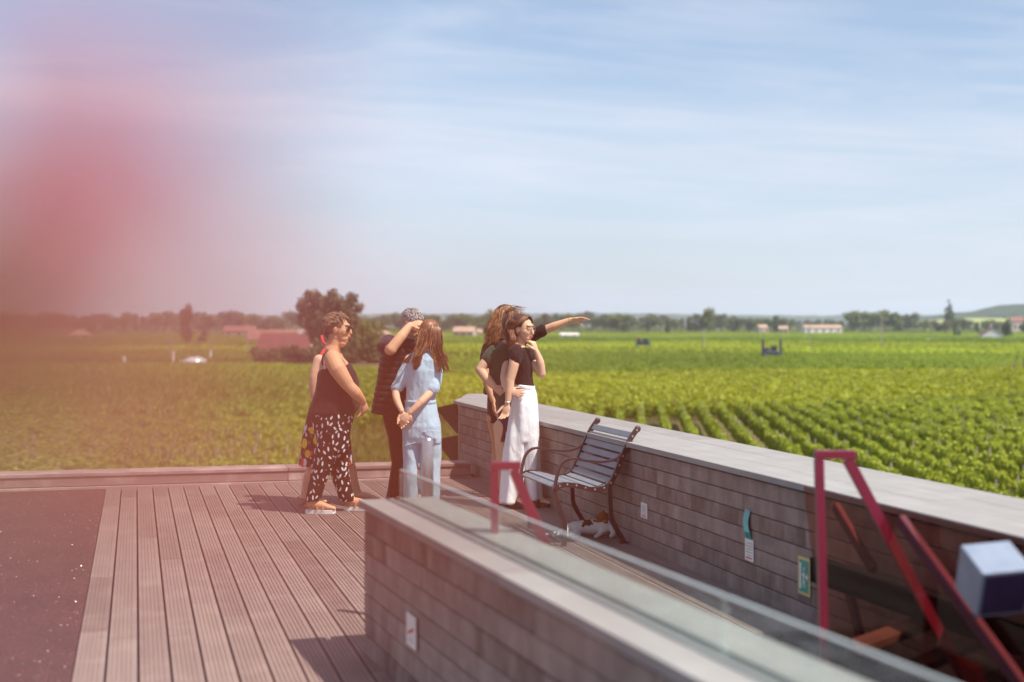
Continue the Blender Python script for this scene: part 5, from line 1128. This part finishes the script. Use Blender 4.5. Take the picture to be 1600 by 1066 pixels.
f.stack(bm, [(636, 655, 650, .07, -.02), (630, 659, 672, .10, -.02),(629, 659, 684, .105, 0), (629, 655, 700, .10, 0), (630, 653, 736, .09, 0), (631, 655, 788, .09, .02)]); f.stack(bm, [(658, 682, 650, .07, -.02), (656, 689, 668, .105, 0), (656, 690, 682, .11, .02), (656, 690, 700, .105, .02), (656, 688, 736, .095, .03), (658, 687, 790, .10, .04)])
f.limb(bm, [(644, 562, 0), (634, 582, .0), (624, 600, .0), (620, 605, .0)], [.062, .060, .056, .054]); f.limb(bm, [(681, 565, 0), (680, 588, -.02), (677, 605, -.055), (676.5, 608, -.06)], [.064, .064, .060, .058])
remesh('jumpsuit', bm, .006, DEN, f.e, 2, folds(.009, 11, 5, 14, extra=lambda cc, n: -.006 * max(0, 1 - abs(cc[2] - f.p(0, 628).z) / .012) ))
bm = bmesh.new(); P_ = [Vector(((f.p(657, 628).x) + .132 * math.cos(t), .116 * math.sin(t), f.p(0, 628).z)) for t in [2 * math.pi * i / 28 for i in range(29)]]; loft(bm, P_, [(.016, .003)] * 29, 6, (0, 0, 1)); bobj('waistband', bm, DEN, f.e, True)
bm = bmesh.new(); loft(bm, smooth_path([f.p(652, 549, -.075), f.p(664, 545, -.085), f.p(676, 548, -.07)], 3), [(.018, .006)] * 7, 8, (0, 0, 1)); bobj('collar', bm, DEN, f.e, True)
bm = bmesh.new(); loft(bm, smooth_path([f.p(632 , 697, -.10), f.p(644, 693, -.115), f.p(656, 690, -.105)], 3), [(.005, .004)] * 7, 6); loft(bm, smooth_path([f.p(660, 676, -.135), f.p(674, 673, -.15), f.p(688, 676, -.12)], 3), [(.004, .003)] * 7, 6); bobj('pocket_seam', bm, DEN, f.e, True)
bm = bmesh.new(); ellip(bm, f.p(626.5, 638, -.158), (.027, .027, .009), None, 14, 6); bobj('bracelet', bm, flat('silver', (.6, .6, .6), .25, .8), f.e)
shoe(f, f.p(644, 788, 0), (-.2, 1), .23, BKS, BKS, .02, True); shoe(f, f.p(673, 787, .04), (.3, 1), .23, BKS, BKS, .02, True)
bm = bmesh.new(); cap_hair(bm, c, hr_, .98, .004, .002); trim_cap(bm, c, hr_, .98, .062, .03)
for q_ in bm.faces: q_.material_index = 1
for i in range(640):
    t = rnd(); u = random.uniform(-.7, 1); yb = 500 + 5 * (abs(t - .5) * 2) ** 2
    r0 = f.p(670 + 9 * t, 500.5 + .5 * rnd(), .03 + .03 * u); r1 = f.p(663 + 22 * t, yb + 4, -.04 + .01 * u); m1 = f.p(658 + 31 * t, 514, -.075 - .02 * (1 - abs(2 * t - 1)) + .05 * max(0, -u)); m2 = f.p(653 + 38 * t + random.gauss(0, 1), 534, -.095 + random.uniform(-.012, .012))
    if t < .56: e_ = f.p(645.5 + 14 * t + random.gauss(0, 1.2), random.uniform(560, 580) - 6 * t, -.125); m3 = f.p(649 + 24 * t, 549, -.115)
    else: e_ = f.p(684 + (t - .56) * 40 + random.gauss(0, 1.5), random.uniform(556, 584), -.10); m3 = f.p(672 + (t - .56) * 46, 549, -.105)
    if t < .1 and rnd() < .5: e_ = f.p(633 + random.gauss(0, 3), 568, -.11); m3 = f.p(645, 551, -.11)
    lock(bm, [r0, r1, m1, m2, m3, e_], .0046, random.choices((0, 1, 2), (4, 6, 2.2 if abs(t - .5) > .12 else 3))[0], .45, 5, 4)
bobj('hair', bm, HB, f.e, True)

# ---------------------------------------------------------------- 5: pointing woman
random.seed(105)
f = Fig(777, 777, 'person with windblown long hair in black top and skirt pointing across the vineyard')
c = f.p(793, 500, 0); hr_ = headrot(25, -4); nb = f.p(786, 530, 0)
bm = bmesh.new(); head(bm, c, hr_, 1.0, nb, .05); f.stack(bm, [(778, 796, 530, .07), (764, 806, 538, .12), (762, 803, 555, .12), (764, 798, 585, .11), (764, 796, 610, .12), (762, 797, 640, .13), (763, 794, 660, .11)])
f.limb(bm, [(762, 546, -.08), (757, 570, -.10), (759, 592, -.10)], [.046, .042, .036]); f.limb(bm, [(759, 592, -.10), (765, 610, -.12), (771, 628, -.14)], [.036, .034, .022]); hand(bm, f.p(771, 629, -.14), (.12, -.1, -1), (1, .2, 0), -1, (.25, .3, .35, .4), 1.0)
f.limb(bm, [(804, 537, .02), (826, 526, -.03), (848, 517, -.06)], [.048, .044, .040]); f.limb(bm, [(848, 517, -.06), (866, 510, -.09), (892, 500, -.12)], [.040, .039, .023]); hand(bm, f.p(892, 500, -.12), (1, -.05, .12), (.1, -.35, -1), 1, (.02, .10, .16, .22), 1.0, .26, .35)
f.limb(bm, [(773, 655, -.05), (778, 700, -.04), (777, 735, -.02), (780, 768, 0)], [.075, .052, .05, .033]); f.limb(bm, [(788, 655, .06), (790, 700, .07), (790, 735, .08), (792, 765, .1)], [.075, .052, .05, .033]); foot(bm, f.p(780, 771, 0), (1, .2), .23, .02); foot(bm, f.p(792, 768, .1), (1, .3), .23, .02)
remesh('body', bm, .006, SK3, f.e, 2); face_parts(f.e, c, hr_)
BK5 = cloth('black_viscose', (.020, .009, .010), 40, .8)
bm = bmesh.new(); f.stack(bm, [(776, 798, 529, .075), (764, 808, 537, .13), (758, 806, 550, .14), (759, 802, 575, .13), (757, 801, 600, .14), (754, 800, 618, .16, 0, 2)]); f.limb(bm, [(765, 545, -.07), (760, 556, -.09), (759, 566, -.095)], [.062, .058, .054]); f.limb(bm, [(800, 538, .02), (826, 526, -.03), (845, 518, -.055), (848, 516.5, -.06)], [.064, .062, .060, .060])
remesh('blouse', bm, .007, BK5, f.e, 3, folds(.010, 9, 5, 21)); bm = bmesh.new(); f.stack(bm, [(762, 798, 612, .14), (761, 798, 635, .15), (761, 797, 660, .15)]); remesh('skirt', bm, .008, BK5, f.e, 3, folds(.006, 10, 3, 2))
shoe(f, f.p(780, 771, 0), (1, .2), .23, BKS, BKS, .018); shoe(f, f.p(792, 768, .1), (1, .3), .23, BKS, BKS, .018)
bm = bmesh.new(); cap_hair(bm, c, hr_, 1.0, .016); trim_cap(bm, c, hr_, 1.0, .07, .03)
for i in range(560):
    t = rnd(); g1_ = random.gauss(0, 1)
    r0 = f.p(782 + 22 * t, 480 - 5 * math.sin(math.pi * t) + 3, random.uniform(-.07, .02)); m1 = f.p(773 + 26 * t + g1_, 492 + 3 * g1_, -.10); 
    if t < .72: e_ = f.p(758 + 26 * t + random.gauss(0, 2.5), random.uniform(516, 545) - 8 * t, -.13); m2 = f.p(765 + 26 * t + random.gauss(0, 1.8), 508, -.12)
    else: e_ = f.p(795 + random.gauss(0, 5), random.uniform(505, 530), -.12); m2 = f.p(800 + random.gauss(0, 4), 497, -.12)
    lock(bm, [r0, m1, m2, e_], .0044, random.choices((0, 1, 2), (3, 5, 2.2))[0], .5, 5, 4)
for i in range(26):
    a = f.p(random.uniform(790, 806), random.uniform(482, 490), -.12); lock(bm, [a, a + Vector((.03, 0, .012 + rnd() * .02)), a + Vector((.07 + rnd() * .05, 0, rnd() * .03 - .01))], .0035, 1 + (rnd() < .4), .5, 4, 3)
bobj('hair', bm, HB, f.e, True)
bm = bmesh.new(); ellip(bm, f.p(889, 501, -.118), (.008, .027, .027), None, 14, 10); bobj('bracelet', bm, flat('brass_bracelet', (.5, .32, .10), .3, .8), f.e)

# ---------------------------------------------------------------- 6: green T-shirt
random.seed(106)
f = Fig(789, 789, 'person in dark green T-shirt and navy shorts with one hand on the hip')
c = f.p(806, 512, .04); hr_ = headrot(35, -3); nb = f.p(792, 541, 0)
bm = bmesh.new(); head(bm, c, hr_, .98, nb, .052); f.stack(bm, [(782, 802, 540, .07), (769, 808, 547, .10), (770, 808, 565, .11), (772, 806, 595, .10), (776, 806, 620, .11), (776, 808, 650, .12), (778, 806, 668, .10)])
f.limb(bm, [(771, 550, 0), (760, 564, -.04), (750, 578, -.06)], [.050, .046, .038]); f.limb(bm, [(750, 578, -.06), (761, 592, -.09), (773, 605, -.11)], [.040, .042, .027]); hand(bm, f.p(773, 605, -.11), (.5, -.05, -.4), (.2, 1, .2), 1, (.3, .4, .5, .5), .9)
f.limb(bm, [(800, 552, 0), (792, 572, -.12), (788, 590, -.20)], [.046, .042, .037]); f.limb(bm, [(788, 590, -.20), (790, 602, -.28), (795, 613, -.36)], [.037, .034, .024]); hand(bm, f.p(795, 613, -.36), (.85, -.10, -.1), (.1, 1, -.1), 1, (.35, .4, .45, .5), .9)
f.limb(bm, [(784, 668, -.05), (785, 722, -.04), (786, 752, -.02), (788, 782, 0)], [.075, .054, .052, .035]); f.limb(bm, [(798, 668, .06), (800, 722, .06), (800, 752, .08), (801, 778, .1)], [.075, .054, .052, .035]); foot(bm, f.p(788, 783, 0), (1, .1), .24, .02); foot(bm, f.p(801, 780, .1), (1, .3), .24, .02)
remesh('body', bm, .006, SK2, f.e, 2); face_parts(f.e, c, hr_, .98)
GT = cloth('dark_green_cotton', (.040, .055, .036), 40, .85); bm = bmesh.new(); f.stack(bm, [(780, 804, 538, .075), (767, 811, 546, .12), (765, 812, 558, .13), (767, 810, 580, .13), (770, 808, 605, .125), (774, 809, 625, .13), (775, 810, 640, .135)])
f.limb(bm, [(773, 550, 0), (765, 560, -.03), (761, 564.5, -.035)], [.062, .062, .060]); f.limb(bm, [(802, 552, 0), (797, 564, -.06), (796, 568, -.08)], [.060, .056, .054]); remesh('tshirt', bm, .007, GT, f.e, 3, folds(.013, 9, 2.4, 31))
NV = cloth('navy_cotton', (.035, .025, .05)); bm = bmesh.new(); f.stack(bm, [(776, 808, 634, .13), (777, 809, 655, .13), (778, 808, 672, .13)]); f.stack(bm, [(778, 794, 668, .07, -.05), (779, 793, 690, .07, -.05)]); f.stack(bm, [(792, 808, 668, .07, .06), (792, 808, 690, .07, .06)]); remesh('shorts', bm, .008, NV, f.e, 3, folds(.005, 10, 4, 3))
shoe(f, f.p(788, 783, 0), (1, .1), .24, BKS, BKS, .02, True); shoe(f, f.p(801, 780, .1), (1, .3), .24, BKS, BKS, .02, True)
bm = bmesh.new(); cap_hair(bm, c, hr_, .98, .018); trim_cap(bm, c, hr_, .98, .07, .03)
for i in range(200):
    t = rnd(); g1_ = random.gauss(0, 1); r0 = f.p(795 + 20 * t, 491 + 2 * g1_, random.uniform(-.07, 0)); m1 = f.p(792 + 18 * t + g1_, 506, -.10); m2 = f.p(790 + 14 * t + 2 * random.gauss(0, 1), 520 , -.11)
    lock(bm, [r0, m1, m2, f.p(794 + 12 * t + random.gauss(0, 2), random.uniform(526, 540), -.11)], .006, random.choices((0, 1, 2), (4, 5, 1))[0], .5, 5, 3)
bobj('hair', bm, HB, f.e, True)

# ---------------------------------------------------------------- 7: woman with glasses, black top and white trousers
random.seed(107)
f = Fig(812, 793, 'person with glasses, black off shoulder top and wide white trousers, one hand at the chin')
c = f.p(817, 513.5, 0); hr_ = headrot(-34, -5, 2); nb = f.p(811, 541, 0)
bm = bmesh.new(); head(bm, c, hr_, .97, nb, .046); f.stack(bm, [(803, 820, 541, .075), (797, 827, 547, .13), (796, 829, 560, .13), (797, 831, 575, .115), (801, 831, 592, .10), (805, 833, 606, .10), (802, 836, 630, .13), (806, 832, 655, .10)])
f.limb(bm, [(805, 550, -.12), (803, 570, -.155), (797, 594, -.165)], [.049, .044, .037]); f.limb(bm, [(797, 594, -.165), (796, 612, -.175), (793, 631, -.19)], [.038, .036, .0215]); hand(bm, f.p(793, 632, -.19), (-.22, -.15, -1), (-.4, -.9, 0), 1, (.35, .45, .5, .55), .96)
f.limb(bm, [(826, 555, .05), (836, 571, -.02), (846, 584, -.06)], [.046, .042, .036]); f.limb(bm, [(846, 584, -.06), (844, 566, -.08), (838, 549, -.09)], [.037, .034, .0215]); hand(bm, f.p(838, 548, -.09), (-.40, .0, 1), (-.8, .5, .1), 1, (.6, .9, 1.0, 1.0), .88)
f.limb(bm, [(810, 660, -.05), (802, 725, -.05), (798, 782, -.03)], [.055, .05, .036]); f.limb(bm, [(825, 660, .05), (830, 722, .07), (832, 776, .10)], [.055, .05, .036]); foot(bm, f.p(799, 785, -.04), (.9, -.45), .23, .03); foot(bm, f.p(832, 779, .06), (.9, -.55), .23, .03)
remesh('body', bm, .005, SK2, f.e, 2); face_parts(f.e, c, hr_, .97); glasses(f.e, c, hr_, flat('clear_rose_frame', (.35, .16, .12), .3), CLN, .97, .022)
bm = bmesh.new(); f.stack(bm, [(801, 822, 543.5, .10, 0, -1), (796, 828, 548, .145, 0, -1), (794, 830, 560, .148), (795, 833, 574, .132), (799, 832, 588, .112), (804, 835, 604, .112, 0, 2)]); f.limb(bm, [(806, 549, -.115), (806, 556, -.135), (805.5, 562, -.145)], [.060, .057, .054]); f.limb(bm, [(826, 553, .05), (831, 561, .02), (832, 563, .01)], [.055, .053, .051])
remesh('off_shoulder_top', bm, .0055, BK5, f.e, 3, folds(.006, 9, 8, 41))
WT = cloth('white_crepe', (.82, .82, .84), 70, .8, .03)
bm = bmesh.new(); f.stack(bm, [(805, 836, 603, .115, 0, 2), (802, 838, 614, .13), (799, 840, 630, .145), (796, 841, 650, .15), (793, 842, 672, .15), (791, 842, 690, .14)])
f.stack(bm, [(806, 822, 640, .07, -.03), (797, 822, 660, .10, -.03), (792, 822, 680, .12, -.03), (787, 822, 705, .125, -.03), (784, 821, 740, .13, -.03), (781, 812, 770, .13, -.04), (780, 808, 785.5, .13, -.05)]); f.stack(bm, [(814, 832, 640, .08, .0), (811, 841, 665, .125, .0), (812, 842, 680, .135, .0), (815, 843, 705, .135, .0), (818, 843.5, 740, .13, .02), (823, 844, 765, .13, .03), (825, 845, 779, .13, .04)])
def pleat(cc, n): z_ = max(0, min(1, (1.0 - cc[2]) / .9)); return .011 * z_ ** .7 * math.sin(math.atan2(cc[1], cc[0] + .02) * 9 + cc[2] * 1.5)
remesh('wide_trousers', bm, .0065, WT, f.e, 22, folds(.013, 9, .9, 51, extra=pleat))
bm = bmesh.new(); wc = f.p(820, 604.5); P_ = [Vector((wc.x + .092 * math.cos(t), .122 * math.sin(t), wc.z - .010 * math.cos(t))) for t in [2 * math.pi * i / 28 for i in range(29)]]; loft(bm, P_, [(.018, .003)] * 29, 6, (0, 0, 1)); bobj('waistband', bm, WT, f.e, True)
BK7 = flat('black_sandal', (.02, .008, .008), .5)
shoe(f, f.p(799, 785, -.04), (.9, -.45), .23, BK7, BK7, .036, True); shoe(f, f.p(832, 779, .06), (.9, -.55), .23, BK7, BK7, .036)
bm = bmesh.new(); ellip(bm, f.p(793.5, 628, -.187), (.029, .029, .010), None, 14, 6); bobj('bracelet', bm, flat('silver', (.6, .6, .6), .25, .8), f.e)
bm = bmesh.new(); cap_hair(bm, c, hr_, .97, .006, .002); trim_cap(bm, c, hr_, .97, .050, .075)
for i in range(520):
    t = rnd(); sd_ = random.choice((-1, 1)); g1_ = random.gauss(0, 1)
    a = hr_ @ Vector((.058 - .12 * t, sd_ * (.004 + .02 * rnd()), .118 - .02 * abs(t - .3))) * .97 + c; b = hr_ @ Vector((.045 - .15 * t, sd_ * .079, .062)) * .97 + c; d_ = hr_ @ Vector((-.030 - .095 * t, sd_ * (.090 - .02 * t), -.010)) * .97 + c
    e1 = f.p(799 + 6 * rnd() + g1_, 528, -.02 + .05 * sd_ * rnd() - .05); e2 = f.p(794 + 9 * rnd() + 1.5 * g1_, random.uniform(536, 549), -.10 * rnd() - .03)
    lock(bm, [a, b, d_, e1, e2], .0044, random.choices((0, 1, 2), (5, 5, .7))[0], .5, 5, 4)
bobj('hair', bm, HB, f.e, True)

# ================================================================== blossom spray close to the lens
random.seed(55)
def lens(x, y, d): return CP + ray(x, y).normalized() * d
PT = MT('red_petal', .5, 0, .3); PT.col(PT.ramp(PT.rnd(), [(0, (.64, .24, .30)), (.5, (.68, .30, .36)), (1, (.72, .35, .42))])); tl = PT.N.new('ShaderNodeBsdfTranslucent'); tl.inputs[0].default_value = (.78, .36, .46, 1); ms = PT.N.new('ShaderNodeMixShader'); ms.inputs[0].default_value = .45
PT.L.new(PT.b.outputs[0], ms.inputs[1]); PT.L.new(tl.outputs[0], ms.inputs[2]); PT.L.new(ms.outputs[0], PT.N['Material Output'].inputs[0])
PO = MT('coral_petal', .5, 0, .3); PO.col((.54, .28, .15)); tl = PO.N.new('ShaderNodeBsdfTranslucent'); tl.inputs[0].default_value = (.68, .35, .18, 1); ms = PO.N.new('ShaderNodeMixShader'); ms.inputs[0].default_value = .45
PO.L.new(PO.b.outputs[0], ms.inputs[1]); PO.L.new(tl.outputs[0], ms.inputs[2]); PO.L.new(ms.outputs[0], PO.N['Material Output'].inputs[0])
PV = MT('red_veil_petal', .5, 0, .3); PV.col((.52, .12, .06)); tl = PV.N.new('ShaderNodeBsdfTranslucent'); tl.inputs[0].default_value = (.65, .16, .08, 1); ms = PV.N.new('ShaderNodeMixShader'); ms.inputs[0].default_value = .45  # petals added close to the lens to lay a red veil over the people
PV.L.new(PV.b.outputs[0], ms.inputs[1]); PV.L.new(tl.outputs[0], ms.inputs[2]); PV.L.new(ms.outputs[0], PV.N['Material Output'].inputs[0])
def petal_mesh(sz, mat):
    bm = bmesh.new(); g_ = [[bm.verts.new((u * sz, v_ * sz * .7 * math.sqrt(max(0, 1 - (abs(u * 2 - 1)) ** 2.2)) + 0, sz * (.25 * math.sin(u * 2.4) + .18 * v_ * v_))) for v_ in (-1, -.5, 0, .5, 1)] for u in (.02, .2, .4, .6, .8, .97)]
    for i in range(5):
        for j in range(4): bm.faces.new((g_[i][j], g_[i + 1][j], g_[i + 1][j + 1], g_[i][j + 1]))
    me = bpy.data.meshes.new('petal'); bm.to_mesh(me); bm.free(); me.shade_smooth(); me.materials.append(mat); return me
spray = empty('flower_spray', lens(60, 330, .26), 0, 'large out of focus red and coral blossoms hanging close at the left edge', 'flowers')
PMs = {('r', s): petal_mesh(s, PT.m) for s in (.010, .014, .007)}; PMs.update({('v', s): petal_mesh(s, PV.m) for s in (.007,)}); PMs.update({('o', s): petal_mesh(s, PO.m) for s in (.010, .014, .007)})
def petal(x, y, d, kind, s):
    o = link('petal', PMs[(kind, s)], None, spray); o.location = lens(x, y, d) - spray.location
    q = Vector((random.gauss(0, 1), random.gauss(0, 1), random.gauss(0, 1))).normalized(); o.rotation_euler = (rnd() * 6.28, rnd() * 6.28, rnd() * 6.28)
PETALS = [(50, 300, 120, 120, .19, 'r', .014, 15), (200, 300, 105, 100, .17, 'r', .010, 14), (-60, 520, 90, 100, .20, 'o', .014, 8), (60, 570, 140, 110, .15, 'o', .010, 7), (330, 640, 220, 150, .115, 'v', .007, 9), (240, 330, 150, 190, .13, 'r', .007, 6), (600, 700, 190, 120, .11, 'v', .007, 7), (120, 860, 160, 120, .12, 'r', .007, 3)]
for x, y, sx_, sy_, d, kd, s, n in PETALS:
    for _ in range(n): petal(random.gauss(x, sx_ * .7), random.gauss(y, sy_ * .7), d * random.uniform(.93, 1.08), kd, s)
GST = flat('green_stem', (.08, .12, .03), .6); bm = bmesh.new()
for P_ in ([(-420, 700, .27), (-200, 480, .26), (20, 330, .25)], [(-420, 700, .27), (-240, 620, .25), (-30, 540, .24)], [(-200, 480, .26), (-60, 300, .25), (30, 220, .25)]): loft(bm, smooth_path([lens(*q) - spray.location for q in P_], 4), .0009, 6)
bobj('stem', bm, GST, spray)
